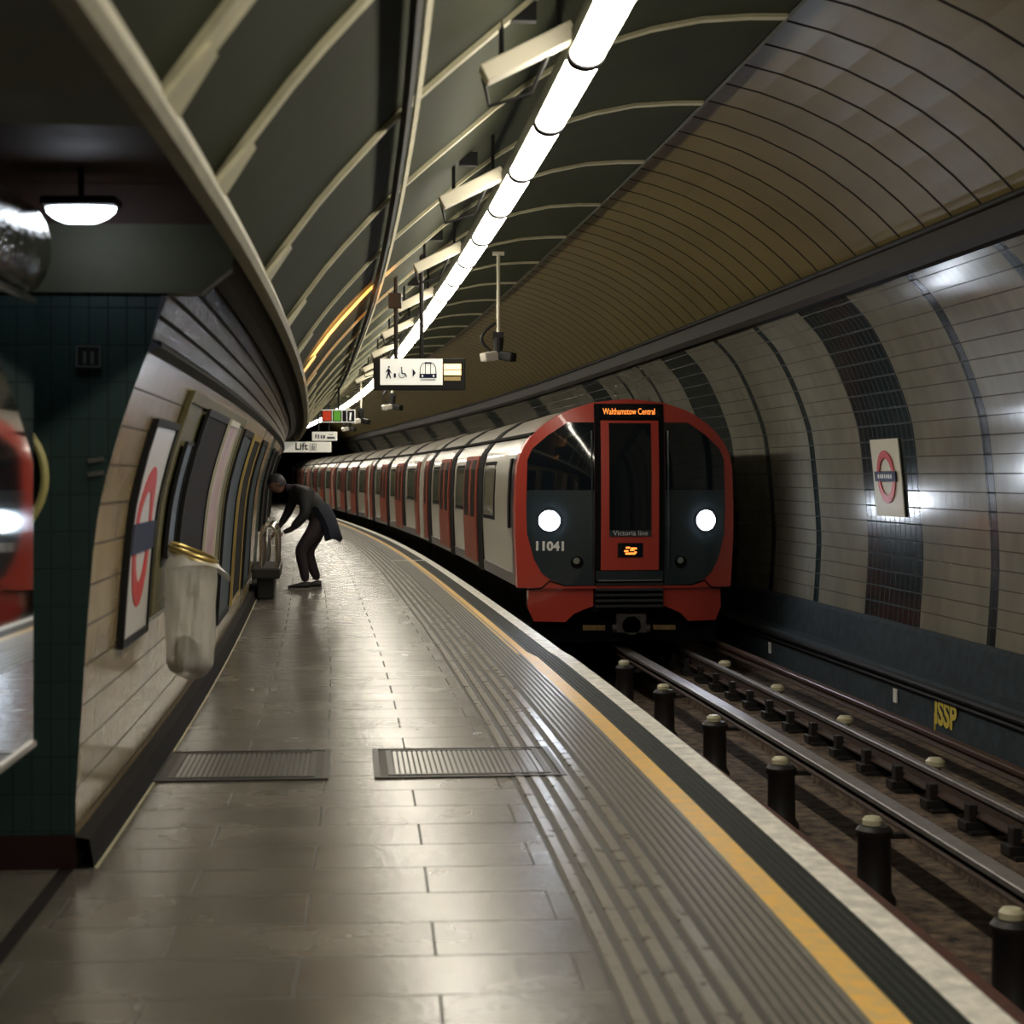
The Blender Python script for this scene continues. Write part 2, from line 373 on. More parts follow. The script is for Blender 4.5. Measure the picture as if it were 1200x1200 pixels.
# rail chairs under the far running rail
b = MB()
for i in range(95):
    st = 2.2+i*.78
    x, y, a = fr(st)
    b.box(W(st, 3.95, -.72), (.30, .16, .10), R=Matrix.Rotation(a, 3, 'Z')); b.box(W(st, 3.86, -.62), (.05, .10, .12), R=Matrix.Rotation(a, 3, 'Z')); b.box(W(st, 4.04, -.62), (.05, .10, .12), R=Matrix.Rotation(a, 3, 'Z'))
o0 = None
chair = MB().box((0, 0, -.05), (.30, .16, .06)).box((-.085, 0, .03), (.06, .10, .12)).box((.085, 0, .03), (.06, .10, .12)).box((0, 0, -.09), (.26, .26, .03))
for i in range(28):
    st = 3.0+i*.78
    if i == 0: o = o0 = chair.build('rail_chair', m_pot, bevel=.006)
    else: o = o0.copy(); COL.objects.link(o)
    o.location = W(st, 3.95, -.675); o.rotation_euler = (0, 0, fr(st)[2])
    tag(o, 'dark rail chair clamping the thin running rail on the far side', 'rail chair', 'rail chairs under the far running rail')
# insulator pedestals
def lathe(b, prof, n=16, mi=0, c=(0, 0)):
    k = len(prof); vs = []; 
    for i in range(n):
        t = 2*PI*i/n
        for r, z in prof: vs.append((c[0]+r*math.cos(t), c[1]+r*math.sin(t), z))
    fs = [(i*k+j, ((i+1) % n)*k+j, ((i+1) % n)*k+j+1, i*k+j+1) for i in range(n) for j in range(k-1)]
    b.add(vs, fs, mi); return b
r0 = None
for i in range(6):
    st = 19.9-2.3*i
    if r0 is None:
        r0 = thing('insulator_post', '', '', (0, 0, 0))
        lathe(MB(), [(0, -1.3+.28), (.13, -1.02), (.13, -.98), (.105, -.94), (.10, -.62), (.112, -.60), (.112, -.565), (.09, -.54), (0, -.53)], 18).build('pot', m_pot, r0, smooth=True).location.z = 1.02
        cp = lathe(MB(), [(.062, -.535), (.062, -.505), (.045, -.485), (0, -.48)], 14).build('cap', m_porc, r0, smooth=True); cp.location = (-.01, 0, 1.02); cp['label'] = 'cream porcelain cap'
        MB().box((.14, 0, .415), (.16, .07, .03)).box((.0, 0, .44), (.10, .09, .05)).build('bracket', m_pot, r0)
        o = r0
    else: o = copy_tree(r0)
    o.location = W(st, 2.94, -1.02); o.rotation_euler = (0, 0, fr(st)[2])
    nm = ['farthest of the row, close to the train', 'second of the row from the train', 'third of the row from the train', 'fourth of the row from the train', 'second nearest the camera', 'nearest the camera, at the right edge'][i]
    tag(o, 'dark insulator post with cream cap, '+nm, 'insulator', 'insulator posts of the middle rail')
r0 = None
for i in range(6):
    st = 20.6-2.4*i
    if r0 is None:
        r0 = thing('rail_insulator', '', '', (0, 0, 0))
        lathe(MB(), [(0, 0), (.075, 0), (.075, .03), (.045, .05), (.04, .11)], 14).build('base', m_pot, r0, smooth=True)
        cp = lathe(MB(), [(.045, .11), (.075, .13), (.075, .165), (.05, .19), (0, .195)], 14).build('cap', m_porc, r0, smooth=True); cp['label'] = 'cream porcelain cap'
        o = r0
    else: o = copy_tree(r0)
    o.location = W(st, 4.25, -.765); o.rotation_euler = (0, 0, fr(st)[2])
    nm = ['nearest the train', 'second from the train', 'third from the train', 'fourth from the train', 'fifth from the train', 'nearest the camera'][i]
    tag(o, 'low cream-capped insulator by the far brown rail, '+nm, 'insulator', 'insulators of the brown conductor rail')
# far ledge, pipe, wall foot
MB().sweep([(4.95, -.76), (4.97, -.30), (5.02, -.26), (5.16, -.24), (5.20, .10), (5.24, .13)], tb).build('wall_right_ledge', m_ledge, kind='structure')
org = W(0, 4.9, -.33)
o = MB().sweep([(4.93+.035*math.cos(t), -.30+.035*math.sin(t)) for t in [2*PI*k/8 for k in range(8)]], tp, org=org, closed=True, caps=True).sweep([(4.945+.022*math.cos(t), -.37+.022*math.sin(t)) for t in [2*PI*k/8 for k in range(8)]], tp, org=org, closed=True, caps=True).build('cable_pipe', m_black, loc=org, smooth=True)
tag(o, 'long black cable pipe along the blue grey ledge below the tiled wall', 'pipe')
for st, lab in ((21.2, 'small white marker on the blue grey ledge, the one nearer the train'), (16.5, 'small white marker on the blue grey ledge, beside the yellow writing')):
    o = MB().box((0, 0, 0), (.012, .10, .13)).build('ledge_marker', m_textw, loc=W(st, 4.945, -.49), rotz=fr(st)[2]); tag(o, lab, 'marker', 'white ledge markers')
# yellow sprayed letters on the ledge face
g = MB(); vs, fc = textmesh('ISSP', .30, bold=.012, sx=1.1)
g.add([W(15.15-a*1., 4.948+(-.0)+0*b, -.50+b) for a, b in vs], fc)
g.box(W(15.42, 4.952, -.62), (.01, .02, .22))
org = W(15.1, 4.95, -.5)
g.v = [tuple(Vector(v)-org) for v in g.v]
o = g.build('sprayed_lettering', m_yspray, loc=org); tag(o, 'yellow sprayed letters on the blue grey ledge below the tiled wall', 'lettering')
# ------------------------------------------------------------------ right wall, cornice, vault
WR = crom([(5.24, .13), (5.28, .76), (5.26, 1.24), (5.19, 1.96), (5.12, 2.26), (5.0, 2.58), (4.87, 2.85), (4.72, 3.09), (4.46, 3.36)], 3)
br = set(frange(SA, SB, 1.0)); dark = []
k = -4
while True:
    c = 17.54+7.45*k; k += 1
    if c > SB-3: break
    if c < SA+2: continue
    dark += [(c-.87, c+.87), (c-2.70-.10, c-2.70+.10), (c+2.71-.10, c+2.71+.10)]
for a, b in dark: br |= {a, b}
br = sorted(x for x in br if SA <= x <= SB)
isd = lambda s: any(a <= s <= b for a, b in dark)
MB().sweep(WR, br, mf=lambda i, j: 1 if isd((br[i]+br[i+1])/2) or j == 0 and False else 0).build('wall_right', [m_tileR, m_darkR], kind='structure', smooth=True)
MB().sweep([(5.24, .13), (5.245, .16)], tb).build('trim_8', m_black, kind='structure')
MB().sweep([(4.50, 3.30), (4.40, 3.30), (4.36, 3.36), (4.36, 3.52), (4.40, 3.60), (4.55, 3.62)], tb).build('trim_9', m_brown, kind='structure')
org = W(0, 4.34, 3.42)
o = MB().sweep([(4.33+.02*math.cos(t), 3.545+.02*math.sin(t)) for t in [2*PI*k/8 for k in range(8)]], tb, org=org, closed=True).build('cornice_conduit', m_black, loc=org, smooth=True)
tag(o, 'thin black conduit running along the dark cornice above the right wall', 'conduit')
CU, CZ, CR = 1.96, 1.30, 3.36
def arc(u): return CZ+math.sqrt(CR*CR-(u-CU)**2)
AR = [(u, arc(u)) for u in [4.52, 4.44, 4.34, 4.2, 4.0, 3.75, 3.5, 3.2, 2.9, 2.6, 2.3]]
ss = []; grv = []
s = -7.9
while s < SB-1:
    ss += [s, s+.012, s+.036, s+.048, s+.33]; s += .628
ss = sorted(ss)
v = MB(); k = len(AR); L = 0
for i, st in enumerate(ss):
    q = i % 5; d = -.015 if q in (1, 2) else 0
    for j, (u, z) in enumerate(AR):
        nx, nz = (u-CU)/CR, (z-CZ)/CR
        v.v.append(tuple(W(st, u-nx*d, z-nz*d))); v.uv.append((st, j*.3))
for i in range(len(ss)-1):
    for j in range(k-1):
        a = i*k+j; v.f.append([a, a+1, a+1+k, a+k]); v.m.append(1 if i % 5 in (0, 1, 2) else 0)
v.build('ceiling_vault', [m_vault, m_vgroove], kind='structure')
# left lining: light ribs every 2.5 m
LL = crom([(-.635, 2.50), (-.40, 2.82), (-.20, 3.05), (.02, 3.28), (.42, 3.63), (.78, 3.92), (1.25, 4.18), (1.85, 4.34), (2.37, 4.37)], 2)
MB().sweep(LL, frange(SA, SB, .625)).build('ceiling_left', m_lining, kind='structure', smooth=True)
MB().sweep([(2.37, 4.36), (2.40, 4.36), (2.42, 4.40), (2.42, 4.66)], tb).build('trim_10', m_dkolive, kind='structure')
ribs = sorted([3.1+2.5*i for i in range(-4, 48)]+[4.35])
b = MB(); kk = len(LL)
def offs(P, h):
    out = []
    for i, (u, z) in enumerate(P):
        a = P[max(i-1, 0)]; c = P[min(i+1, len(P)-1)]; dx, dz = c[0]-a[0], c[1]-a[1]; l = math.hypot(dx, dz)
        out.append((u+dz/l*h, z-dx/l*h))
    return out
LO = offs(LL, .022)
for st in ribs:
    w = .040 if st > 4.5 else .085
    for A, B, sa, sb in ((LL, LO, st-w, st-w), (LO, LO, st-w, st+w), (LO, LL, st+w, st+w)):
        vs = [W(sa, u, z) for u, z in A]+[W(sb, u, z) for u, z in B]
        b.add(vs, [(i, i+1, kk+i+1, kk+i) for i in range(kk-1)])
    # gusset plate at the foot of the rib
    P = LO[:2]
    vs = [W(st-.13, P[0][0], P[0][1]), W(st+.13, P[0][0], P[0][1]), W(st+.06, P[1][0], P[1][1]), W(st-.06, P[1][0], P[1][1])]
    b.add(vs+[v_+Vector((.01, 0, -.01)) for v_ in vs], [(0, 1, 2, 3), (7, 6, 5, 4), (0, 4, 5, 1), (1, 5, 6, 2), (2, 6, 7, 3), (3, 7, 4, 0)])
b.build('trim_11', m_rib, kind='structure')
MB().sweep([(-.665, 2.43), (-.61, 2.42), (-.595, 2.45), (-.62, 2.52), (-.68, 2.52)], frange(SA, SB, .8), closed=True).build('trim_12', m_beam, kind='structure')
# conduit under the left lining
org = W(0, .12, 3.4)
o = MB().sweep([(-.015, 3.20), (.01, 3.18), (.03, 3.205), (.005, 3.225)], tp, org=org, closed=True).build('conduit_pipe', m_black, loc=org)
tag(o, 'long black conduit running under the dark left side of the vault', 'conduit')
org = W(0, .25, 3.45)
o = MB().sweep([(.04, 3.225), (.045, 3.21), (.07, 3.24), (.065, 3.255)], tp, org=org, closed=True).build('conduit_rail', m_rib, loc=org)
tag(o, 'pale narrow rail beside the black conduit on the left side of the vault', 'rail')
# ------------------------------------------------------------------ left wall
WL = crom([(-1.36, .0), (-1.33, .5), (-1.275, 1.28), (-1.22, 1.6), (-1.13, 1.9), (-1.055, 2.10)], 3)
def lu(z):
    for (a, p), (b_, q) in zip(WL, WL[1:]):
        if p <= z <= q: return a+(b_-a)*(z-p)/(q-p+1e-9)
    return WL[-1][0]
ls = sorted(set(frange(JS, SB, .9)+[x for a, b_ in dark for x in (a, b_) if x > 20]))
MB().sweep(WL, ls, mf=lambda i, j: 1 if ls[i] > 20 and isd((ls[i]+ls[i+1])/2) else 0).build('wall_left', [m_tileL, m_green], kind='structure', smooth=True)
MB().sweep([(-1.355, 0.001), (-1.27, .006), (-1.29, .12), (-1.35, .13)], ls).build('baseboard_left', m_skirtL, kind='structure')
MB().sweep([(-1.27, .002), (-1.255, .002)], ls).build('trim_13', m_rib, kind='structure')
MB().sweep([(-1.055, 2.10), (-1.00, 2.12), (-1.00, 2.145), (-1.04, 2.15)], ls).build('trim_14', m_black, kind='structure')
MB().sweep([(-1.04, 2.15), (-.97, 2.35), (-.90, 2.55)], ls).build('wall_left_upper', m_goldL, kind='structure')
MB().sweep([(-.90, 2.55), (-.88, 2.50), (-.80, 2.50), (-.74, 2.56), (-.66, 2.47)], frange(JS, SB, .8)).build('trim_15', m_brown, kind='structure')
# passage mouth: jamb, lintel, soffits, inner walls
def face(s, poly): 
    return [W(s, u, z) for u, z in poly]
j = MB(); poly = [(-4.5, .13)]+[(-1.345, .13)]+[p for p in WL if p[1] > .13]+[(-1.0, 2.34), (-4.5, 2.34)]
j.add(face(JS, poly), [tuple(range(len(poly)))], uvs=poly)
j.build('wall_jamb', m_green, kind='structure')
MB().add(face(JS-.012, [(-4.5, 0), (-1.345, 0), (-1.345, .14), (-4.5, .14)]), [(0, 1, 2, 3)]).build('baseboard_jamb', m_skirt, kind='structure')
MB().add(face(JS-.02, [(-4.5, 2.34), (-.84, 2.34), (-.72, 2.44), (-.68, 2.62), (-4.5, 2.62)])+face(JS+.1, [(-4.5, 2.34), (-.84, 2.34), (-.72, 2.44), (-.68, 2.62), (-4.5, 2.62)]), [(0, 1, 2, 3, 4), (0, 5, 6, 1), (1, 6, 7, 2), (2, 7, 8, 3)]).build('trim_16', m_dkolive, kind='structure')
MB().sweep([(-.65, 2.50), (-.72, 2.60), (-4.5, 2.62)], frange(SA, 5.2, .6)).build('ceiling_passage', m_dkolive, kind='structure')
MB().add(face(5.2, [(-.66, 2.62), (-4.5, 2.62), (-4.5, 3.0), (-.66, 3.0)]), [(0, 1, 2, 3)]).build('trim_17', m_soff, kind='structure')
MB().sweep([(-.65, 2.50), (-.78, 2.62), (-.9, 2.78), (-4.5, 2.80)], frange(5.2, JS, .55)).build('ceiling_passage_recess', m_soff, kind='structure')
MB().sweep([(-2.05, 0), (-2.05, 2.80)], frange(4.0, JS, .5)).build('wall_passage', m_green, kind='structure')
MB().sweep([(-4.5, 0), (-4.5, 2.80)], frange(SA, 4.0, .8)).build('wall_passage_back', m_green, kind='structure')
MB().add([W(4.0, -4.5, 0), W(4.0, -2.05, 0), W(4.0, -2.05, 2.8), W(4.0, -4.5, 2.8)], [(0, 1, 2, 3)]).build('wall_passage_return', m_green, kind='structure')
MB().add(face(JS-.01, [(-4.5, 2.60), (-.66, 2.60), (-.66, 2.95), (-4.5, 2.95)]), [(0, 1, 2, 3)]).build('trim_18', m_soff, kind='structure')
# end walls
for nm, st in (('wall_back', SA), ('wall_front', SB-.5)):
    MB().add([W(st, -5, -1.4), W(st, 6, -1.4), W(st, 6, 5), W(st, -5, 5)], [(0, 1, 2, 3)]).build(nm, m_black, kind='structure')
# ------------------------------------------------------------------ fluorescent line
LUu, LZ = .806, 3.463
d0 = None
hp = [(.075*math.cos(t), -.055*math.sin(t)) for t in [-.16*PI+1.32*PI*k/14 for k in range(15)]]
for i in range(-7, 62):
    s0 = 7.91+1.538*i+.03; s1 = s0+1.49; sm = (s0+s1)/2
    if s1 > 95: break
    a = W(s0, LUu, LZ); c = W(s1, LUu, LZ); mid = (a+c)/2; ang = math.atan2(-(c-a).x, (c-a).y)
    if d0 is None:
        d0 = thing('tube_light', '', '', (0, 0, 0)); b = MB()
        n = len(hp)
        hh = .72
        vs = [(x, -hh, z) for x, z in hp]+[(x, hh, z) for x, z in hp]
        b.add(vs, [(q, q+1, n+q+1, n+q) for q in range(n-1)]+[tuple(range(n)), tuple(range(n, 2*n))]+[(0, n, 2*n-1, n-1)])
        dif = b.build('diffuser', m_tube, d0, smooth=True); dif['label'] = 'glowing white diffuser'
        b = MB().box((0, 0, .045), (.11, 1.49, .03))
        for e in (-1, 1):
            P = [(x*1.1, z*1.12) for x, z in hp]+[(-.05, .055), (.05, .055)]
            b.add([(x, e*.72, z) for x, z in P]+[(x, e*.745, z) for x, z in P], [tuple(range(len(P))), tuple(range(len(P), 2*len(P)))]+[(q, (q+1) % len(P), len(P)+(q+1) % len(P), len(P)+q) for q in range(len(P))])
        b.build('housing', m_tubeh, d0)
        o = d0
    else: o = copy_tree(d0)
    o.location = mid; o.rotation_euler = (0, 0, ang)
    tag(o, 'glowing fluorescent tube fitting in the continuous light line under the vault', 'ceiling light', 'fluorescent fittings of the light line')
org = W(0, .806, 3.6)
o = MB().sweep([(.75, 3.52), (.86, 3.52), (.86, 3.60), (.75, 3.60)], frange(SA+.2, 96, .8), org=org, closed=True, caps=True).build('light_trunking', m_dkolive, loc=org); tag(o, 'continuous dark trunking carrying the line of fluorescent lights', 'trunking')
# off-white boxes hung across the lining beside the lights
d0 = None; i = 0
box_s = [8.05+3.8*q for q in range(8)]
for st in box_s:
    if d0 is None:
        d0 = thing('ceiling_box', '', '', (0, 0, 0)); R = Matrix.Rotation(math.radians(-27), 3, 'Y')
        MB().box((0, 0, 0), (.46, .13, .085), R=R).build('case', m_offw, d0, bevel=.008)
        b = MB()
        for x in (-.12, .14): b.cyl((x, .02, -x*-.5), (x, .02, .42), .012, n=6)
        b.tube([(-.2, .06, -.1), (-.17, .1, -.22), (.02, .1, -.16), (.1, .05, .02)], .01, 6)
        b.box((-.02, .05, .2), (.12, .06, .09))
        b.build('hanger', m_black, d0); o = d0
    else: o = copy_tree(d0)
    o.location = W(st, .56, 3.50); o.rotation_euler = (0, 0, fr(st)[2])
    order = ['nearest the camera', 'second from the camera', 'third from the camera', 'fourth from the camera', 'fifth from the camera', 'sixth from the camera', 'seventh from the camera', 'eighth from the camera', 'farthest away'][i]; i += 1
    tag(o, 'off-white box hung slanting on black hangers left of the light line, '+order, 'ceiling box', 'off-white boxes beside the light line')
# ------------------------------------------------------------------ train
TU = 3.163; TS = 21.15
OUT = [(0, 2.50), (.4, 2.46), (.72, 2.365), (.95, 2.23), (1.13, 2.07), (1.25, 1.90), (1.30, 1.70), (1.32, 1.3), (1.32, .9), (1.29, .26)]
def halfw(z):
    P = OUT[::-1]
    for (a, p), (b_, q) in zip(P, P[1:]):
        if p <= z <= q: return a+(b_-a)*(z-p)/(q-p)
    return 1.29 if z < .26 else 0
def fwd(a, z): return .34*(1-(abs(a)/1.33)**2.2) - .10*max(0, z-1.5)**2 - .05*max(0, .9-z)
TORG = W(TS, TU, -.478)
train = thing('underground_train', 'red and white underground train with glowing headlights coming along the platform', 'train', TORG)
def FP(a, z, o=0.): return W(TS-fwd(a, z)-o, TU+a, z)-TORG
def span(name, zs, Lf, Rf, mat, parent, o0, o1, nc=10, smooth=True):
    """skin between two outlines on the curved cab front, o0..o1 = how far it stands out"""
    b = MB(); nr = len(zs)
    for off in (o1, o0):
        for z in zs:
            l, r = Lf(z), Rf(z)
            for c in range(nc+1): a = l+(r-l)*c/nc; b.v.append(tuple(FP(a, z, off))); b.uv.append((a, z))
    st = nc+1; top = nr*st
    for i in range(nr-1):
        for c in range(nc):
            q = i*st+c; b.f.append([q, q+1, q+1+st, q+st]); b.m.append(0)
            q += top; b.f.append([q+st, q+1+st, q+1, q]); b.m.append(0)
    rim = [c for c in range(st)]+[i*st+nc for i in range(1, nr)]+[(nr-1)*st+c for c in range(nc-1, -1, -1)]+[i*st for i in range(nr-2, 0, -1)]
    for q, r in zip(rim, rim[1:]+rim[:1]): b.f.append([q, r, top+r, top+q]); b.m.append(0)
    return b.build(name, mat, parent, smooth=smooth)
def tab(T):
    T = sorted(T); return lambda z: lin(T, z)
zs = sorted(set([.26, .4, .6, .9, 1.2, 1.5, 1.7, 1.85, 1.95, 2.05, 2.13, 2.2, 2.27, 2.33, 2.38, 2.42, 2.455, 2.48, 2.495]))
front = span('cab_front', zs, lambda z: -max(.02, halfw(z)), lambda z: max(.02, halfw(z)), m_red, train, -.25, 0, 22)
front['label'] = 'red cab front'
maskL = tab([(2.22, -.72), (2.07, -.95), (1.91, -1.13), (1.78, -1.185), (1.22, -1.20), (.9, -1.19), (.6, -1.11), (.44, -1.02), (.36, -.92), (.30, -.76)])
zup = [1.42, 1.6, 1.78, 1.91, 2.0, 2.07, 2.15, 2.22]; zlo = [.30, .33, .36, .40, .44, .52, .6, .75, .9, 1.05, 1.22, 1.42]
for sg in (-1, 1):
    for nm, zz, mt, lab in (('windscreen', zup, m_glass, 'dark glass windscreen'), ('mask_panel', zlo, m_mask, 'dark blue grey lower panel')):
        if sg < 0: p = span(nm, zz, maskL, lambda z: -.42, mt, front, 0, .012)
        else: p = span(nm, zz, lambda z: .42, lambda z: -maskL(z), mt, front, 0, .012)
        p['label'] = lab
    # headlight
    b = MB(); P = circ(22, .118, sg*.94, 1.06)
    b.prism(P, lambda a, z, t: FP(a, z, t), .004, .035); h = b.build('headlight', m_head, front); h['label'] = 'blazing white headlight'
    b = MB(); Q = circ(22, .14, sg*.94, 1.06)
    b.prism(Q, lambda a, z, t: FP(a, z, t), .002, .022); b.build('headlight_bezel', m_tblack, front)
    b = MB(); b.prism(circ(16, .075, sg*.62, .57), lambda a, z, t: FP(a, z, t), .005, .025, 0); b.prism(circ(12, .038, sg*.62-.01, .59), lambda a, z, t: FP(a, z, t), .02, .04, 1)
    b.build('tail_light', [m_tblack, m_sil], front)
    # grab rail and wiper
    b = MB(); b.tube([FP(sg*.455, z, .05) for z in (.5, .8, 1.1, 1.4, 1.7, 2.0, 2.12)], .010, 6); b.build('grab_rail', m_mask, front)
    VL = tab([(.30, -1.16), (.02, -1.17), (-.14, -1.10)]); VR = tab([(.30, -.42), (.05, -.42), (.02, -.5), (-.04, -.64), (-.14, -.74)])
    zz = [-.14, -.09, -.04, .02, .05, .15, .30]
    p = span('valance', zz, (lambda z: VL(z)) if sg < 0 else (lambda z: -VR(z)), (lambda z: VR(z)) if sg < 0 else (lambda z: -VL(z)), m_red, front, -.2, -.05)
    b = MB(); b.tube([FP(sg*a, z, -.0) for a, z in ((.40, .305), (.76, .295), (.93, .345), (1.02, .26), (1.15, .245), (1.29, .25))], .010, 6); b.build('seam', m_tblack, front)
# door
dz = [.48, .6, .8, 1, 1.3, 1.6, 1.9, 2.1, 2.24]
span('door_surround', [.30, .48, .8, 1.2, 1.6, 2.0, 2.25, 2.44], lambda z: -.415, lambda z: .415, m_tblack, front, 0, .014)
dr = span('cab_door', dz, lambda z: -.345, lambda z: .345, m_red, front, .01, .03); dr['label'] = 'red cab door'
span('door_window', [.88, .9, .93, 1.0, 1.3, 1.6, 1.9, 2.15, 2.21], lambda z: -.25+.02*(z < .9), lambda z: .25-.02*(z < .9), m_glass, front, .02, .036)
span('door_window_edge', [.875, .95], lambda z: -.25, lambda z: .25, m_mask, front, .03, .038)
span('destination_display', [2.27, 2.33, 2.39, 2.43], lambda z: -.36, lambda z: .36, m_glass, front, .0, .02)
span('number_display', [.63, .72, .80], lambda z: -.15, lambda z: .15, m_glass, front, .02, .036)
span('footboard', [.355, .47], lambda z: -.40, lambda z: .40, m_mask, front, .0, .03)
span('footboard_edge', [.352, .366], lambda z: -.38, lambda z: .38, m_sil, front, .02, .05)
b = MB()
for k in range(5): z = .30-.065*k; b.prism([(-.40, z), (.40, z), (.40, z+.03), (-.40, z+.03)], lambda a, zz_, t: FP(a, zz_, t), -.12, .04+.01*(k % 2))
b.build('step_plate', M('step_rubber', (.03, .032, .036), .4), front)
b = MB(); b.prism([(-.42, -.02), (.42, -.02), (.42, .35), (-.42, .35)], lambda a, z, t: FP(a, z, t), -.3, -.06); b.build('step_recess', m_tblack, front)
b = MB()
c = FP(0, -.16, .12); b.cyl(c+Vector((0, -.1, 0)), c+Vector((0, .5, 0)), .11, .13, 16); b.box(c+Vector((0, .05, .02)), (.34, .3, .20)); b.cyl(c+Vector((-.22, -.05, -.04)), c+Vector((.22, -.05, -.04)), .05, n=12)
b.build('coupler', M('greasy_iron', (.035, .03, .03), .5, var=.4, scale=20), front, smooth=True)
for sg in (-1, 1):
    b = MB().box(FP(sg*.42, -.20, .02), (.26, .10, .05)); p = b.build('shoe_beam', M('dull_yellow', (.16, .10, .03), .6, var=.4, scale=12), front); p['label'] = 'dull yellow bar'
def ftext(name, txt, size, a0, z0, mat, off, bold=0, sx=1.):
    vs, fc = textmesh(txt, size, bold=bold, sx=sx); b = MB()
    b.add([FP(a0+x, z0+y, off) for x, y in vs], fc); return b.build(name, mat, front)
ftext('car_number', '11041', .145, -.93, .755, m_textw, .0155, .006)
ftext('line_name', 'Victoria line', .085, .0, .915, m_textw, .040)
ftext('destination_text', 'Walthamstow Central', .105, .0, 2.345, m_led, .024, .0, sx=.66)
b = MB()
for x, z, w, h in ((-.03, .745, .05, .02), (.04, .735, .07, .022), (-.05, .705, .05, .022), (.02, .715, .05, .018), (.0, .675, .12, .022), (.06, .69, .03, .02)):
    b.prism([(x-w/2, z-h/2), (x+w/2, z-h/2), (x+w/2, z+h/2), (x-w/2, z+h/2)], lambda a, z_, t: FP(a, z_, t), .037, .041)
b.build('number_digits', m_led, front)
# carriages
BP = [(-a, z) for a, z in OUT[::-1]]+[(a, z) for a, z in OUT[1:]]
BP = [(TU+a*.985, z-.02 if z > 2 else z) for a, z in BP]
NOUT = len(OUT)
def side(a0, a1, ca, z0, z1, off): # patch that follows the left side outline
    pass
def body_u(z, off=0): return TU-halfw(z)*.985-off
def spatch(b, s0, s1, z0, z1, off, mi=0, th=.02, nz=6, org=TORG):
    zz = [z0+(z1-z0)*k/nz for k in range(nz+1)]
    prof = [(body_u(z, off), z) for z in zz]+[(body_u(z, off-th), z) for z in zz[::-1]]
    b.sweep(prof, [s0, (s0+s1)/2, s1], org=org, closed=True, caps=True, mi=mi)
CARS = [(TS, 37.55), (37.95, 53.9), (54.3, 70.1), (70.5, 86.4), (86.8, 102.6)]
ordn = ['leading', 'second', 'third', 'fourth', 'fifth']
for ci, (a, c) in enumerate(CARS):
    fl_ = lambda i, j: (2 if 3 <= j <= len(BP)-5 and False else 0)
    stn = frange(a, c, .8)
    b = MB().sweep(BP, stn, org=TORG, closed=True, caps=True, mf=lambda i, j: 1 if 5 <= j <= len(BP)-7 else (0 if j < len(BP)-1 else 2))
    car = b.build('carriage', [m_twhite, m_troof, m_under], train, smooth=True); car['label'] = ordn[ci]+' carriage, white sided with red doors'
    # underframe
    MB().sweep([(TU-1.12, .26), (TU-1.12, -.40), (TU+1.12, -.40), (TU+1.12, .26)], stn[0:1] and frange(a+.1, c-.3, .8), org=TORG, closed=True, caps=True).build('underframe', m_under, car)
    # gutter line and roof hoops
    b = MB().sweep([(body_u(2.08, .03), 2.07), (body_u(2.08, .03), 2.10), (body_u(2.10, -.03), 2.12), (body_u(2.06, -.03), 2.06)], stn, org=TORG, closed=True, caps=True); b.build('roof_gutter', m_tblack, car)
    b = MB(); spatch(b, a+.5 if ci == 0 else a+.1, c-.1, .26, .40, .004, 0, nz=2); b.build('skirt_band', m_tblue, car)
    for q in (a+.05, c-.15) if ci else (c-.15,):
        b = MB(); P = [(TU+(x-TU)*1.012, z*1.004+.004) for x, z in BP]; b.sweep(P, [q, q+.12], org=TORG, closed=True, caps=True); b.build('end_hoop', m_twhite, car)
    for off in (4.45, 9.35, 14.3):      # dark full-height bars beside each doorway
        s_ = a+off; b = MB(); spatch(b, s_-.22, s_+.56, .24, 1.98, .014, nz=12); 
        P = [(TU+(x-TU)*1.01, z*1.003) for x, z in BP[2:9]]
        b.sweep(P+[(x+.03, z-.03) for x, z in P[::-1]], [s_-.20, s_+.50], org=TORG, closed=True, caps=True); b.build('dark_bar', m_tblack, car)
    for off in (5.0, 9.9):
        s_ = a+off
        for h in (0, 1):
            q = s_+h*1.0
            b = MB(); spatch(b, q, q+.97, .33, 1.88, .035, nz=8); d = b.build('door', m_redd, car); d['label'] = 'red sliding door leaf'
            b = MB(); spatch(b, q+.18, q+.80, .98, 1.82, .040, nz=6); b.build('door_glass', m_dglass, car)
    s_ = a+14.85; b = MB(); spatch(b, s_, s_+.8, .33, 1.88, .035, nz=8); d = b.build('door', m_redd, car)
    b = MB(); spatch(b, s_+.22, s_+.6, 1.02, 1.80, .040, nz=6); b.build('door_glass', m_dglass, car)
    wins = [(7.15, 8.75), (12.05, 13.7)]+([(1.6, 3.7)] if ci else [])
    for w0, w1 in wins:
        b = MB(); spatch(b, a+w0, a+w1, 1.05, 1.75, .006, nz=5); b.build('window_frame', m_tblack, car)
        b = MB(); spatch(b, a+w0+.1, a+w1-.1, 1.10, 1.70, .010, nz=5); b.build('window', M('pale_window', (.20, .22, .17), .08, coat=.5) if ci == 0 else bpy.data.materials['pale_window'], car)
    if ci:
        b = MB(); spatch(b, a+.35, a+1.15, .33, 1.88, .035, nz=8); d = b.build('door', m_redd, car)
        b = MB(); spatch(b, a+.55, a+.95, 1.02, 1.80, .040, nz=6); b.build('door_glass', m_dglass, car)
    else:
        b = MB(); spatch(b, a+2.6, a+4.1, 1.0, 1.78, .006, nz=5); b.build('window_frame', m_tblack, car)
        b = MB(); spatch(b, a+2.75, a+3.95, 1.05, 1.73, .010, nz=5); b.build('window', bpy.data.materials['pale_window'], car)
        b = MB(); spatch(b, a+.35, a+.50, .27, 2.0, .012, nz=8); b.build('cab_edge', m_tblue, car)
        b = MB(); spatch(b, a+.62, a+.80, .95, 1.80, .03, nz=5); b.build('cab_grab_rail', m_tblack, car)
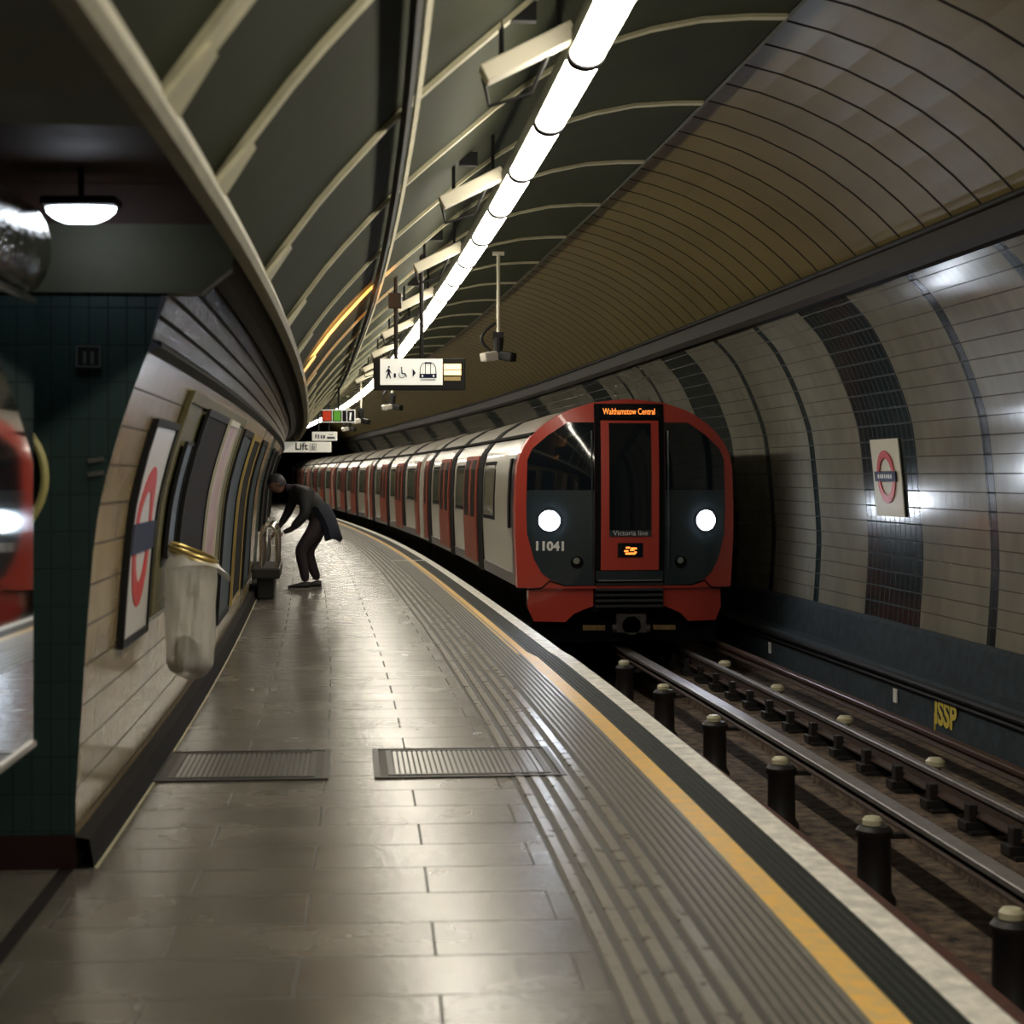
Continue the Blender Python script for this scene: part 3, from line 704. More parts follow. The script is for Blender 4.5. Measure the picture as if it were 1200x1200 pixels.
# ------------------------------------------------------------------ signs
def board(name, label, cat, px, Y, z0, z1, w, body, th=.10, group=None):
    X = (px-600)/2100*Y; s_ = Y; t = thing(name, label, cat, (X, Y, z0), 0, group); h = z1-z0
    MB().box((0, 0, h/2), (w, th, h)).build('case', body, t, bevel=.006); return t, h
FY = .052
def yq(b, x0, x1, z0, z1, y, mi=0, t=.006): b.box(((x0+x1)/2, y, (z0+z1)/2), (x1-x0, t, z1-z0), mi)
t, h = board('direction_sign', 'hanging black sign with white pictogram panel of a train and amber display', 'sign', 491.5, 17.0, 2.402, 2.702, .866, m_black)
sc_ = 17/2100.
def sx(p): return (p-491.5)*sc_
def sz(y): return (458-y)*sc_
b = MB(); yq(b, sx(446), sx(519), sz(452), sz(421.5), -.055); p = b.build('white_panel', m_signw, t); p['label'] = 'backlit white pictogram panel'
b = MB()
yq(b, sx(520.5), sx(540.5), sz(434), sz(427.5), -.055); yq(b, sx(520.5), sx(540.5), sz(440.5), sz(435), -.055); p = b.build('display_rows', m_ledb, t); p['label'] = 'glowing amber display rows'
b = MB(); yq(b, sx(520.5), sx(540), sz(447), sz(442.5), -.055); b.build('dim_row', M('dim_amber', (.30, .24, .10), .5, emit=(.8, .5, .15), es=.15), t)
P2 = lambda a, z, q: (a, q, z)
b = MB(); y0, y1 = -.066, -.058
def pol(b, pts, mi=0): b.prism([(sx(x), sz(y)) for x, y in pts], P2, y0, y1, mi)
# walking person with case
b.prism(circ(10, 1.1*sc_, sx(456.3), sz(431)), P2, y0, y1)
pol(b, [(455, 433), (457, 433), (457.5, 439), (459, 444.5), (457.8, 444.5), (455.8, 440), (454, 444.5), (452.8, 444.5), (454.6, 438)]); pol(b, [(456.8, 433.5), (459.5, 438), (458.8, 438.6), (456.2, 435)]); pol(b, [(455, 433.5), (452, 437), (452.6, 437.6), (455.3, 435.3)])
pol(b, [(462, 438.5), (464.5, 438.5), (464.5, 443.5), (462, 443.5)])
# wheelchair
n = 22
for rr in ((3.8, 3.1),):
    C = [(471.5+rr[0]*math.cos(t_), 440+rr[0]*math.sin(t_)) for t_ in [(-.15+1.35*k/n)*PI for k in range(n+1)]]+[(471.5+rr[1]*math.cos(t_), 440+rr[1]*math.sin(t_)) for t_ in [(-.15+1.35*k/n)*PI for k in range(n, -1, -1)]]
    for k in range(n): pol(b, [C[k], C[k+1], C[2*n-k], C[2*n+1-k]])
b.prism(circ(10, 1.0*sc_, sx(471), sz(432)), P2, y0, y1); pol(b, [(470.5, 433.5), (471.8, 433.5), (472.2, 438), (475.6, 438.2), (477.6, 442.5), (476.6, 443), (474.8, 439.3), (471, 439.3)])
pol(b, [(484, 433), (487.6, 438), (484, 443)])
# train front drawing
pol(b, [(492, 439), (512, 439), (512, 444), (492, 444)])
for A, B in (((492.6, 439), (493, 432)), ((493, 432), (495, 427.5)), ((495, 427.5), (499, 425.8)), ((499, 425.8), (505, 425.8)), ((505, 425.8), (509, 427.5)), ((509, 427.5), (511, 432)), ((511, 432), (511.4, 439)), ((499, 426), (499, 439)), ((505, 426), (505, 439)), ((493.5, 446), (510.5, 446)), ((498, 426.5), (506, 426.5))):
    dx, dy = B[0]-A[0], B[1]-A[1]; l = math.hypot(dx, dy); nx, ny = -dy/l*.38, dx/l*.38
    if A == (498, 426.5): nx, ny = nx*2, ny*2
    pol(b, [(A[0]+nx, A[1]+ny), (B[0]+nx, B[1]+ny), (B[0]-nx, B[1]-ny), (A[0]-nx, A[1]-ny)])
b.build('pictograms', m_navy, t)
b = MB(); b.prism(circ(12, 1.1*sc_, sx(495.5), sz(441.6)), P2, y0-.003, y1); b.prism(circ(12, 1.1*sc_, sx(508.5), sz(441.6)), P2, y0-.003, y1); b.build('pictogram_lamps', m_signw, t)
b = MB(); b.cyl((sx(464), 0, h), (sx(464), 0, 1.36), .020, n=10); b.cyl((sx(494), 0, h), (sx(494), 0, 1.42), .020, n=10); b.box((sx(463), 0, .85), (.12, .10, .14)); b.build('hanger', m_black, t)
# cctv clusters on white drop poles
def cctv(px, Y, ztop, zbot, label, big=True, sgn=1):
    X = (px-600)/2100*Y; t = thing('security_camera', label, 'camera', (X, Y, zbot), 0, 'security cameras on drop poles')
    H = ztop-zbot
    MB().cyl((0, 0, .16), (0, 0, H), .022, n=10).box((0, 0, H-.02), (.14, .14, .03)).build('drop_pole', m_offw, t, smooth=True)
    b = MB().cyl((0, 0, .02), (0, 0, .20), .05, .07, 12).box((0, 0, .22), (.13, .09, .09)); b.build('mount', m_black, t)
    b = MB(); pts = [(-.03-.17*math.sin(k/12*PI), 0, .38-.38*k/12) for k in range(13)]
    b.tube(pts, .018, 8); b.build('cable_loop', m_black, t, smooth=True)
    for sg in (-1, 1):
        b = MB(); R = Matrix.Rotation(sg*.9, 3, 'Z') @ Matrix.Rotation(.18, 3, 'X')
        b.box(Vector((sg*.085, -.03, -.02)), (.12, .26, .11), R=R); c_ = b.build('camera_body', m_twhite if sg < 0 else m_black, t, bevel=.02)
        c_['label'] = 'white camera housing' if sg < 0 else 'black camera housing'
    return t
cctv(584, 21.3, 4.25, 3.03, 'twin security camera on the longest white drop pole, nearest of the cameras')
cctv(460, 36, 3.95, 2.98, 'twin security camera just below the hanging pictogram sign')
cctv(423, 40, 3.75, 2.82, 'twin security camera beside the red and green exit sign')
cctv(409, 52, 3.9, 2.95, 'farthest twin security camera, above the small white sign')
t, h = board('exit_sign', 'small dark hanging sign with red and green pictograms above the far platform', 'sign', 397, 33, 2.565, 2.80, .62, m_black)
b = MB(); yq(b, -.29, -.14, .03, .21, -.056); p = b.build('red_panel', m_ored, t); b = MB(); yq(b, -.09, .04, .03, .21, -.056); b.build('green_panel', m_ogrn, t)
b = MB(); 
for x0, x1, z0, z1 in ((-.31, .31, .22, .235), (-.31, .31, 0, .012), (.295, .31, 0, .235), (.06, .07, 0, .23), (.15, .16, 0, .23), (-.12, -.11, 0, .23)): yq(b, x0, x1, z0, z1, -.056)
b.prism([(.20, .04), (.23, .04), (.24, .18), (.21, .18)], P2, -.064, -.054); b.build('white_outline', m_signw, t)
MB().cyl((0, 0, h), (0, 0, 1.0), .02, n=8).build('hanger', m_black, t)
t, h = board('platform_sign', 'small white hanging sign with train pictogram, right above the long Lift sign', 'sign', 380.5, 42, 2.40, 2.61, .58, m_signw2)
b = MB()
for x, w, z0, z1 in ((-.2, .03, .06, .15), (-.14, .03, .05, .14), (-.07, .03, .05, .13), (-.01, .04, .05, .13)): yq(b, x-w/2, x+w/2, z0, z1, -.056)
yq(b, .06, .24, .05, .09, -.056); yq(b, .10, .20, .14, .15, -.056); b.build('pictograms', m_navy, t); MB().cyl((.1, 0, h), (.1, 0, 1.3), .02, n=8).build('hanger', m_black, t)
t, h = board('lift_sign', 'long white hanging sign reading Lift at the far platform end', 'sign', 359, 44, 2.155, 2.41, 1.22, m_signw2)
vs, fc = textmesh('Lift', .24, bold=.006); b = MB(); b.add([(x-.12, -.056, y+.135) for x, y in vs], fc); b.build('lettering', m_ink, t)
b = MB(); 
for x0, x1, z0, z1 in ((.09, .10, .05, .21), (.24, .25, .05, .21), (.09, .25, .05, .06), (.09, .25, .2, .21), (.13, .15, .07, .16), (.19, .21, .07, .16), (.16, .175, .06, .2)): yq(b, x0, x1, z0, z1, -.056)
b.build('pictogram', m_ink, t); MB().cyl((.3, 0, h), (.3, 0, 1.5), .02, n=8).cyl((-.3, 0, h), (-.3, 0, 1.2), .02, n=8).build('hanger', m_black, t)
# roundel on right wall
def wr(z):
    for (a, p), (b_, q) in zip(WR, WR[1:]):
        if p <= z <= q: return a+(b_-a)*(z-p)/(q-p+1e-9)
    return 5.2
RS = 17.55; RO = W(RS, wr(1.2), 1.18)
def RP(a, z, t): return W(RS-a, wr(1.18+max(0, min(z, .78)))-.012-t, 1.18+z)-RO
t = thing('roundel_sign', 'white sign with red ring and dark bar on a dark band of the right wall', 'sign', RO)
b = MB(); P = [(-.44, 0), (.44, 0), (.44, .78), (-.44, .78)]
vs = []
def rect_patch(b, x0, x1, z0, z1, t0, t1, mi=0, nz=8, F=RP):
    zz = [z0+(z1-z0)*k/nz for k in range(nz+1)]
    vs = [F(x0, z, t1) for z in zz]+[F(x1, z, t1) for z in zz]+[F(x0, z, t0) for z in zz]+[F(x1, z, t0) for z in zz]; n = nz+1
    fs = []
    for k in range(nz): fs += [(k, n+k, n+k+1, k+1), (2*n+k, 2*n+k+1, 3*n+k+1, 3*n+k), (k, k+1, 2*n+k+1, 2*n+k), (n+k, 3*n+k, 3*n+k+1, n+k+1)]
    fs += [(0, 2*n, 3*n, n), (nz, n+nz, 3*n+nz, 2*n+nz)]
    b.add(vs, fs, mi)
def ring_patch(b, cx, cz, r0, r1, t0, t1, F=RP, mi=0, n=36, sxx=1.):
    vs = []
    for t_ in (t1, t0):
        for r in (r0, r1):
            for k in range(n): vs.append(F(cx+sxx*r*math.cos(2*PI*k/n), cz+r*math.sin(2*PI*k/n), t_))
    fs = []
    for k in range(n):
        q = (k+1) % n; fs += [(k, n+k, n+q, q), (n+k, 3*n+k, 3*n+q, n+q), (2*n+k, 2*n+q, 3*n+q, 3*n+k), (k, q, 2*n+q, 2*n+k)]
    b.add(vs, fs, mi)
rect_patch(b, -.44, .44, 0, .78, 0, .012); b.build('white_board', M('sign_enamel', (.62, .58, .46), .5, spec=.15), t)
b = MB(); ring_patch(b, 0, .40, .185, .265, .02, .026, sxx=1.05); b.build('ring', m_rred, t)
b = MB(); rect_patch(b, -.33, .33, .355, .455, .024, .034, nz=2); b.build('bar', m_navy, t)
b = MB()
for k, (x, w) in enumerate(((-.22, .05), (-.15, .04), (-.09, .05), (-.02, .05), (.05, .04), (.11, .05), (.18, .05))): rect_patch(b, x, x+w*.7, .385, .425, .034, .037, nz=1)
b.build('bar_marks', m_textw, t)
# ------------------------------------------------------------------ left wall fittings
def LP(s0, z0, org, t0=0):   # local patch on the left wall: a = along the track, z up
    return lambda a, z, t: W(s0+a, lu(z0+z)+.004+t0+t, z0+z)-org
def wallpatch(name, label, cat, s0, s1, z0, z1, fm, pm, fw=.05, group=None, th=.03, t0=0):
    org = W((s0+s1)/2, lu((z0+z1)/2), z0); F = LP(s0, z0, org, t0); w = s1-s0; h = z1-z0
    t = thing(name, label, cat, org, 0, group)
    b = MB(); rect_patch(b, 0, w, 0, fw, 0, th, F=F, nz=1); rect_patch(b, 0, w, h-fw, h, 0, th, F=F, nz=1); rect_patch(b, 0, fw, fw, h-fw, 0, th, F=F); rect_patch(b, w-fw, w, fw, h-fw, 0, th, F=F)
    b.build('frame', fm, t)
    b = MB(); rect_patch(b, fw, w-fw, fw, h-fw, 0, th*.6, F=F); b.build('panel', pm, t)
    return t, F
t, F = wallpatch('roundel_poster', 'tall black-framed white roundel sign with red ring and blue bar on the left tiled wall', 'sign', 8.32, 9.32, .80, 1.86, m_black, M('enamel_white', (.60, .58, .54), .3), .035)
b = MB(); ring_patch(b, .5, .50, .22, .34, .018, .022, F=F, sxx=.95); b.build('ring', m_rred, t)
b = MB(); rect_patch(b, .07, .93, .43, .57, .022, .03, F=F, nz=2); b.build('bar', m_navy, t)
t, F = wallpatch('notice_board', 'olive green notice board panel on the left wall behind the litter bag', 'board', 9.42, 14.6, .86, 2.04, m_board, m_board, .06)
t, F = wallpatch('poster', 'narrow dark poster on the olive board, left of the tall black one', 'poster', 9.75, 10.15, 1.15, 1.78, m_black, m_post2, .02, 'posters on the left wall', .02, .034)
t, F = wallpatch('poster', 'large black poster on the olive board, right behind the litter bag', 'poster', 10.45, 12.2, .98, 1.98, m_black, m_post3, .04, 'posters on the left wall', .02, .034)
t, F = wallpatch('poster', 'bright pinkish white and red poster, right of the large black poster', 'poster', 12.45, 13.5, .72, 1.98, m_offw, m_post1, .04, 'posters on the left wall', .02, .034)
labs = ['dark blue framed poster on the left wall, right after the bright pinkish one', 'pale-framed blue poster on the left wall, third after the olive board', 'dark framed poster on the left wall just before the chrome bench', 'dark framed poster on the left wall behind the bent person', 'dark framed poster on the far left wall beyond the person', 'farthest dark framed poster on the left wall']
for k, (a, c) in enumerate(((15.0, 16.7), (17.2, 19.0), (19.8, 21.6), (25.6, 27.4), (29.0, 30.8), (34, 35.8))):
    wallpatch('poster', labs[k], 'poster', a, c, .35 if k < 3 else .8, 1.98, m_brass if k == 1 else m_black, m_post2 if k % 2 == 0 else m_post3, .05, 'posters on the left wall')
# litter bag on brass hoop
BY = 9.8; BX = (223-600)/2100*BY
t = thing('litter_bag', 'clear plastic rubbish bag hanging from a brass hoop on the left wall', 'litter bin', (BX, BY, .49))
n = 56; hr = .145
hz = .665
def hoop(r, k, dz=0): 
    a = 2*PI*k/n; return Vector((r*math.cos(a)*.95, r*math.sin(a)*1.0, hz+dz-.36*r*math.cos(a)))
b = MB(); b.tube([hoop(hr, k) for k in range(n)], .012, 8, closed=True); b.tube([hoop(hr, k, .028) for k in range(n)], .009, 8, closed=True); b.tube([hoop(hr, n//2), hoop(hr, n//2)+Vector((-.06, .02, .02))], .012, 8); b.build('hoop', m_brass, t, smooth=True)
rows = 34; vs = []
random.seed(3); ph = [random.random()*6 for _ in range(6)]
for i in range(rows+1):
    f_ = i/rows
    for k in range(n):
        a = 2*PI*k/n
        r = hr*(1.02-.10*f_+.05*math.sin(3*a+ph[0]+2*f_)+.03*math.sin(7*a+ph[1]-3*f_)*(.4+f_)+.035*abs(math.sin(8*a+ph[2]+4*f_))*(1-f_)+.02*math.sin(19*a+9*f_)+.022*math.sin(5*a-14*f_+ph[3]))
        if f_ > .85: r *= math.sqrt(max(.02, 1-((f_-.85)/.15)**2*.97))
        top = hz-.36*hr*math.cos(a)
        z = top*(1-f_)+(.0+.01*math.sin(4*a))*f_
        vs.append((r*math.cos(a)*.92, r*math.sin(a), z))
fs = [(i*n+k, i*n+(k+1) % n, (i+1)*n+(k+1) % n, (i+1)*n+k) for i in range(rows) for k in range(n)]+[tuple(rows*n+k for k in range(n))]
MB().add(vs, fs).build('bag', m_bag, t, smooth=True)
# skirt of plastic folded over the hoop
vs = []
for i in range(5):
    for k in range(n):
        a = 2*PI*k/n; f_ = i/4; r = hr*(1.04+.16*f_+.05*math.sin(5*a+ph[3])*f_+.03*math.sin(9*a+ph[4]))
        dpt = .07+.04*math.sin(2*a+ph[5]); vs.append((r*math.cos(a)+(.05*f_ if math.cos(a) > .3 else 0), r*math.sin(a), hz+.01-.36*hr*math.cos(a)-dpt*f_))
MB().add(vs, [(i*n+k, i*n+(k+1) % n, (i+1)*n+(k+1) % n, (i+1)*n+k) for i in range(4) for k in range(n)]).build('folded_edge', m_bag, t, smooth=True)
def blob(b, c, r, seed, mi=0):
    random.seed(seed); vs = []; nn, mm_ = 8, 12
    for i in range(nn+1):
        for k in range(mm_):
            p = PI*i/nn; a = 2*PI*k/mm_; q = r*(1+.16*math.sin(3*a+seed)+.12*math.sin(2*p+seed*2)); vs.append((c[0]+q*math.sin(p)*math.cos(a), c[1]+q*math.sin(p)*math.sin(a), c[2]+q*.8*math.cos(p)))
    b.add(vs, [(i*mm_+k, i*mm_+(k+1) % mm_, (i+1)*mm_+(k+1) % mm_, (i+1)*mm_+k) for i in range(nn) for k in range(mm_)], mi)
b = MB(); blob(b, (-.03, -.02, .16), .075, 1, 0); blob(b, (.04, 0, .07), .06, 2, 1); blob(b, (-.06, .0, .07), .05, 5, 1); b.build('rubbish', [m_trash, m_trash2], t, smooth=True)
# chrome bench against the wall
BS = 24.0
t = thing_at('perch_bench', 'dark platform bench with curved chrome tube rails against the left wall', 'bench', BS, -1.12, 0)
MB().box((-.02, 0, .34), (.36, 1.9, .14)).box((-.03, 0, .15), (.22, 1.5, .30)).build('seat', m_pot, t, bevel=.02)
for k in range(5):
    y = -.8+.4*k; b = MB()
    pts = [(.12, y, .41), (.12, y, .78)]+[(.02+.10*math.cos(a_), y, .80+.16*math.sin(a_)) for a_ in [PI*q/8 for q in range(9)]]+[(-.08, y, .78), (-.08, y, .41)]
    b.tube(pts, .026, 10); b.build('chrome_rail', m_chrome, t, smooth=True)
# things at the passage mouth
t = thing_at('display_cabinet', 'glass-fronted panel mirroring the train, at the left edge of the picture', 'display case', 5.5, -1.44, .62)
MB().box((0, 0, .81), (.12, 2.2, 1.62)).build('case', m_green, t, bevel=.01)
MB().box((.066, 0, .81), (.010, 2.18, 1.60)).build('glass_front', m_mir, t)
b = MB()
for c_, d_ in (((.072, 0, .01), (.02, 2.2, .02)), ((.072, 0, 1.61), (.02, 2.2, .02)), ((.073, -1.10, .81), (.02, .02, 1.62))): b.box(c_, d_)
b.build('frame', m_steel, t)
b = MB(); pr_ = [(.02+.11*math.cos(a_), 1.80+.17*math.sin(a_)) for a_ in [2*PI*q/20 for q in range(20)]]
vs = [(x, y, z) for y in (-1.1, -.55, 0, .55, 1.12) for x, z in pr_]
b.add(vs, [(i_*20+k_, i_*20+(k_+1) % 20, (i_+1)*20+(k_+1) % 20, (i_+1)*20+k_) for i_ in range(4) for k_ in range(20)]+[tuple(range(20)), tuple(range(80, 100))])
b.build('curved_top', M('glossy_hammered_cover', (.20, .17, .12), .08, metal=.8, bump=.9, scale=9), t, smooth=True)
t = thing_at('round_mirror', 'round pale yellow rim on the dark green wall end, half hidden by the cabinet', 'mirror', JS-.03, -1.74, 1.33)
b = MB(); b.tube([(.28*math.cos(2*PI*k/40), -.015, .26+.28*math.sin(2*PI*k/40)) for k in range(40)], .018, 8, closed=True); b.build('rim', m_yring, t, smooth=True)
b = MB(); b.prism([(x, z+.26) for x, z in circ(40, .27)], P2, -.004, .012); b.build('glass', m_mir, t)
for k, (z, lab) in enumerate(((1.66, 'upper of two small pale slots on the dark green wall end'), (1.605, 'lower of two small pale slots on the dark green wall end'))):
    o = MB().box((0, 0, 0), (.062, .012, .018), R=Matrix.Rotation(-.15, 3, 'Y')).build('wall_slot', m_steel, loc=W(JS-.012, -1.262-.0, z), rotz=fr(JS)[2]); tag(o, lab, 'slot', 'pale slots on the wall end')
t = thing_at('pictogram_plate', 'faint small pictogram plate high on the dark green wall end', 'plate', JS-.016, -1.29, 2.03)
MB().box((0, 0, .05), (.10, .012, .09)).build('plate', m_dkst, t)
b = MB(); 
for x0, x1, z0, z1 in ((-.05, .05, .088, .094), (-.05, .05, .006, .012), (-.05, -.044, .012, .09), (.044, .05, .012, .09), (-.02, -.01, .02, .07), (.01, .02, .02, .07)): yq(b, x0, x1, z0, z1, -.009, t=.004)
b.build('outline', M('faint_grey', (.10, .11, .10), .5), t)
t = thing('soffit_reflection', 'bright oval added to stand for reflected light under the dark passage ceiling at upper left', 'glow', (-505/2100*6.9, 6.9, 2.60))  # added emitter shaped as the soffit's bright reflection, housing made up
b = MB(); lathe(b, [(0, -.03), (.06, -.03), (.10, -.012), (.125, .01), (.13, .03), (0, .035)], 24); o = b.build('glass', m_reflglow, t, smooth=True); o.scale = (1.05, .45, 1.); o['label'] = 'glowing white oval'
o = MB().box((0, 0, .05), (.29, .13, .035)).cyl((0, 0, .06), (0, 0, .19), .012).build('housing', m_black, t, bevel=.01)
# ------------------------------------------------------------------ person
def skinned(name, joints, edges, mat, parent, sub=2, root=0):
    me = bpy.data.meshes.new(name); me.from_pydata([j_[0] for j_ in joints], edges, []); o = bpy.data.objects.new(name, me); COL.objects.link(o)
    sk = o.modifiers.new('s', 'SKIN'); sk.use_smooth_shade = True
    for v_, j_ in zip(me.skin_vertices[0].data, joints):
        r = j_[1]; v_.radius = r if isinstance(r, tuple) else (r, r)
    me.skin_vertices[0].data[root].use_root = True
    su = o.modifiers.new('u', 'SUBSURF'); su.levels = sub; su.render_levels = sub
    dg = bpy.context.evaluated_depsgraph_get(); dg.update()
    m2 = bpy.data.meshes.new_from_object(o.evaluated_get(dg)); bpy.data.objects.remove(o); m2.name = name
    m2.materials.clear(); m2.materials.append(mat)
    for p in m2.polygons: p.use_smooth = True; p.material_index = 0
    o = bpy.data.objects.new(name, m2); COL.objects.link(o); o.parent = parent; return o
pr = thing_at('person', 'person in dark coat and trousers bending over toward the bench with arms reaching down', 'person', 25.3, -.64, 0.0)
# body: hips, torso, neck, head, arms, hands, legs in one skin
J = [((.22, 0, .93), (.15, .16)),      #0 pelvis
     ((.17, 0, 1.08), (.15, .15)),     #1 waist
     ((.05, 0, 1.25), (.16, .16)),     #2 chest
     ((-.10, 0, 1.37), (.13, .14)),    #3 shoulders
     ((-.22, 0, 1.41), .065),          #4 neck
     ((-.30, 0, 1.43), .062),          #5
     ((-.02, -.19, 1.33), .075), ((.00, -.23, 1.05), .052), ((-.20, -.20, .84), .042), ((-.31, -.18, .80), .035),   #6-9 near arm
     ((-.15, .18, 1.33), .070), ((-.24, .22, 1.08), .050), ((-.36, .18, .88), .038), ((-.42, .16, .80), .033),      #10-13 far arm
     ((.16, -.09, .86), .12), ((-.08, -.11, .55), .088), ((-.03, -.10, .32), .078), ((.0, -.10, .10), .058),       #14-17 near leg
     ((.20, .10, .86), .12), ((.03, .12, .52), .088), ((.09, .12, .32), .078), ((.17, .12, .11), .058)]            #18-21 far leg
Eg = [(0, 1), (1, 2), (2, 3), (3, 4), (4, 5), (3, 6), (6, 7), (7, 8), (8, 9), (3, 10), (10, 11), (11, 12), (12, 13), (0, 14), (14, 15), (15, 16), (16, 17), (0, 18), (18, 19), (19, 20), (20, 21)]
body = skinned('body', J, Eg, m_trou, pr); 
# head with face
b = MB(); hv = []; nn, mm_ = 14, 18
hc = Vector((-.40, 0, 1.475)); RH = Matrix.Rotation(math.radians(-28), 3, 'Y')
for i in range(nn+1):
    p = PI*i/nn
    for k in range(mm_):
        a = 2*PI*k/mm_; x = -math.cos(a)*math.sin(p); y = math.sin(a)*math.sin(p); z = math.cos(p)
        r = .112
        X = x*(.118 if x < 0 else .115); Y_ = y*.085; Z_ = z*.135
        if z < -.2: X *= 1-.22*(-z-.2); Y_ *= 1-.35*(-z-.2)
        if x < -.85 and abs(y) < .35 and abs(z+.12) < .22: X -= .024*(1-abs(z+.12)/.22)   # nose
        if x < -.7 and abs(z-.12) < .12 and .15 < abs(y) < .5: X += .008                   # eye sockets
        if x < -.75 and abs(z+.5) < .08: X -= .006
        hv.append(tuple(RH @ Vector((X, Y_, Z_)) + hc))
b.add(hv, [(i*mm_+k, i*mm_+(k+1) % mm_, (i+1)*mm_+(k+1) % mm_, (i+1)*mm_+k) for i in range(nn) for k in range(mm_)])
for sg in (-1, 1):
    blob(b, RH @ Vector((.01, sg*.088, -.01))+hc, .024, 4)
b.build('head', m_skin, pr, smooth=True)
b = MB(); hv = []
for i in range(9):
    p = PI*.56*i/8
    for k in range(mm_):
        a = 2*PI*k/mm_; pp = p*(1.15 if math.cos(a) < 0 else .72)
        hv.append(tuple(RH @ Vector((-math.cos(a)*math.sin(pp)*.130, math.sin(a)*math.sin(pp)*.098, math.cos(pp)*.150)) + hc))
b.add(hv, [(i*mm_+k, i*mm_+(k+1) % mm_, (i+1)*mm_+(k+1) % mm_, (i+1)*mm_+k) for i in range(8) for k in range(mm_)]); b.build('hair', m_hair, pr, smooth=True)
# hands with five fingers
for (wx, wy, wz), sg in (((-.31, -.18, .80), 1), ((-.42, .16, .80), -1)):
    wv = Vector((wx, wy, wz)); d = Vector((-.55, 0, -.75)).normalized(); s_ = Vector((0, 1, 0)); up = d.cross(s_)
    jj = [(wv, .026), (wv+d*.05, (.034, .018)), (wv+d*.09, (.036, .016))]; ee = [(0, 1), (1, 2)]
    for q, (off, ln) in enumerate(((-.030, .062), (-.010, .072), (.011, .068), (.031, .052))):
        i0 = len(jj); base = wv+d*.085+s_*off
        jj += [(base+d*.012, .0085), (base+d*ln*.55+up*.006, .0080), (base+d*ln+up*.024, .0070)]; ee += [(2, i0), (i0, i0+1), (i0+1, i0+2)]
    i0 = len(jj); jj += [(wv+d*.045+s_*(-.038), .010), (wv+d*.075-s_*.055+up*.015, .009), (wv+d*.10-s_*.052+up*.028, .008)]; ee += [(1, i0), (i0, i0+1), (i0+1, i0+2)]
    skinned('hand', [(tuple(p), r) for p, r in jj], ee, m_skin, pr, 1)
# jacket over torso and upper arms, with tails hanging behind
J2 = [((.20, 0, .96), (.185, .19)), ((.14, 0, 1.12), (.18, .18)), ((.03, 0, 1.28), (.185, .185)), ((-.10, 0, 1.385), (.15, .155)), ((-.20, 0, 1.41), .09),
      ((-.02, -.20, 1.33), .095), ((.00, -.245, 1.05), .082), ((-.19, -.21, .85), .062), ((-.15, .19, 1.33), .09), ((-.24, .23, 1.08), .068), ((-.35, .19, .90), .052)]
skinned('jacket', J2, [(0, 1), (1, 2), (2, 3), (3, 4), (3, 5), (5, 6), (6, 7), (3, 8), (8, 9), (9, 10)], m_coat, pr)
b = MB(); rows = []
for f_, x0, x1, z in ((0, .10, .30, 1.16), (.3, .20, .40, 1.0), (.6, .26, .46, .85), (.85, .28, .50, .74), (1, .29, .47, .70)):
    rows.append([(x0, -.20, z-.02), (x0+.06, -.24, z), ((x0+x1)/2, -.22, z+.01), (x1, -.12, z+.03-.06*f_), (x1+.02, 0, z+.04-.09*f_), (x1, .12, z+.03-.06*f_), ((x0+x1)/2, .22, z)])
vs = [p for r in rows for p in r]; k = 7
vs2 = [(p[0]-.022, p[1]*.94, p[2]+.004) for p in vs]
fs = [(i*k+j_, i*k+j_+1, (i+1)*k+j_+1, (i+1)*k+j_) for i in range(4) for j_ in range(6)]; n0 = len(vs)
fs += [tuple(n0+q for q in f_[::-1]) for f_ in fs]
fs += [(4*k+j_, 4*k+j_+1, n0+4*k+j_+1, n0+4*k+j_) for j_ in range(6)]+[(i*k, (i+1)*k, n0+(i+1)*k, n0+i*k) for i in range(4)]+[(i*k+6, (i+1)*k+6, n0+(i+1)*k+6, n0+i*k+6) for i in range(4)]
ct = MB().add(vs+vs2, fs).build('coat_tail', m_coatn, pr, smooth=True)
for (x, y) in ((-.02, -.10), (.15, .12)):
    b = MB()
    secs = [(.075, .035, .09), (.03, .042, .10), (-.04, .044, .085), (-.12, .046, .06), (-.19, .042, .045), (-.225, .025, .035)]
    vs = []
    for dx, w, h_ in secs:
        for q in range(10):
            a = 2*PI*q/10; vs.append((x+dx, y+w*math.cos(a), .018+max(0, h_*(.5+.5*math.sin(a)))))
    b.add(vs, [(i*10+q, i*10+(q+1) % 10, (i+1)*10+(q+1) % 10, (i+1)*10+q) for i in range(5) for q in range(10)]+[tuple(range(10)), tuple(range(50, 60))])
    sh = b.build('shoe', m_shoe, pr, smooth=True)
    b = MB(); b.prism([(x+.08, y-.032), (x+.08, y+.032), (x-.1, y+.048), (x-.2, y+.04), (x-.23, y), (x-.2, y-.04), (x-.1, y-.048)], lambda p, q, t_: (p, q, t_), 0, .022); b.build('sole', m_sole, sh)
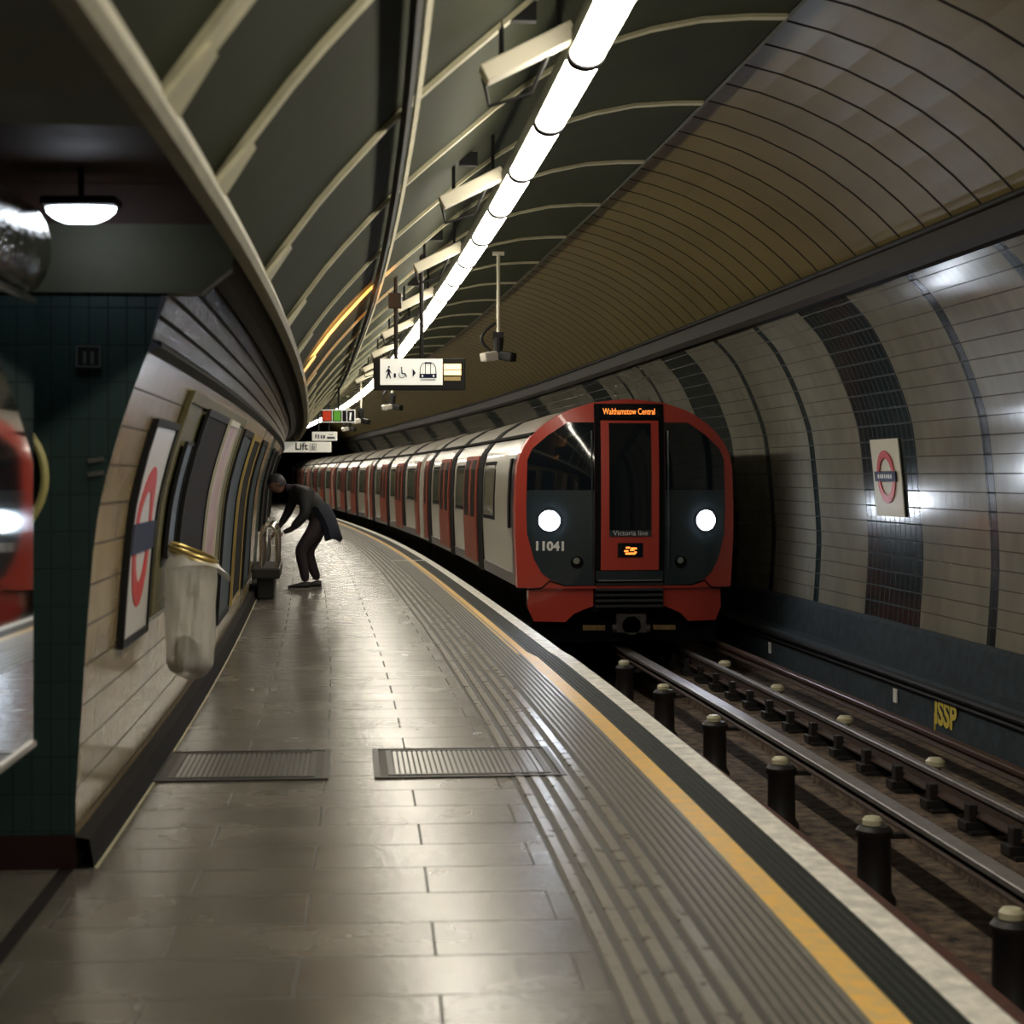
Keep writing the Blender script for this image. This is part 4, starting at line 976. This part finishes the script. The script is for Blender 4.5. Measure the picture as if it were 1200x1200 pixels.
# ------------------------------------------------------------------ world, lamps, camera
w = bpy.data.worlds.new('dark'); sc.world = w; w.use_nodes = True
w.node_tree.nodes['Background'].inputs['Color'].default_value = (.01, .011, .013, 1); w.node_tree.nodes['Background'].inputs['Strength'].default_value = 1
def lamp(name, typ, loc, energy, color, **kw):
    l = bpy.data.lights.new(name, typ); l.energy = energy; l.color = color
    for k_, v_ in kw.items(): setattr(l, k_, v_)
    o = bpy.data.objects.new(name, l); COL.objects.link(o); o.location = loc; return o
for sg in (-1, 1):   # the beams of the two headlights
    p = FP(sg*.94, 1.06, .10)+TORG; a = fr(TS)[2]
    o = lamp('headlight_beam', 'SPOT', p, 22, (.82, .90, 1.0), spot_size=math.radians(75), spot_blend=.8, shadow_soft_size=.06)
    o.rotation_euler = (math.radians(-88), 0, a)
    o.rotation_euler = Vector((math.sin(a), -math.cos(a), -.02)).to_track_quat('-Z', 'Y').to_euler()
# added amber spot with no fitting, puts an orange glow on the lining
p0 = W(14.6, .05, 2.45); p1 = W(15.5, -.32, 2.95)
o = lamp('added_lining_glow', 'SPOT', p0, 460, (1.0, .40, .11), spot_size=math.radians(66), spot_blend=.8, shadow_soft_size=.05)
o.rotation_euler = (p1-p0).to_track_quat('-Z', 'Y').to_euler()
cam = bpy.data.cameras.new('camera'); co = bpy.data.objects.new('camera', cam); COL.objects.link(co); sc.camera = co
co.location = (0, 0, 1.6); co.rotation_euler = (PI/2, 0, 0)
cam.sensor_width = 36; cam.lens = 63; cam.shift_y = -43.5/1200; cam.clip_start = .05; cam.clip_end = 400
cam.dof.use_dof = True; cam.dof.focus_distance = 19; cam.dof.aperture_fstop = 3.2
sc.view_settings.view_transform = 'Standard'; sc.view_settings.look = 'None'; sc.view_settings.gamma = 1; sc.view_settings.use_curve_mapping = False
sc.view_settings.exposure = .28
sc.cycles.use_denoising = True; sc.cycles.max_bounces = 6; sc.cycles.diffuse_bounces = 3; sc.cycles.glossy_bounces = 3
sc.cycles.sample_clamp_indirect = 6
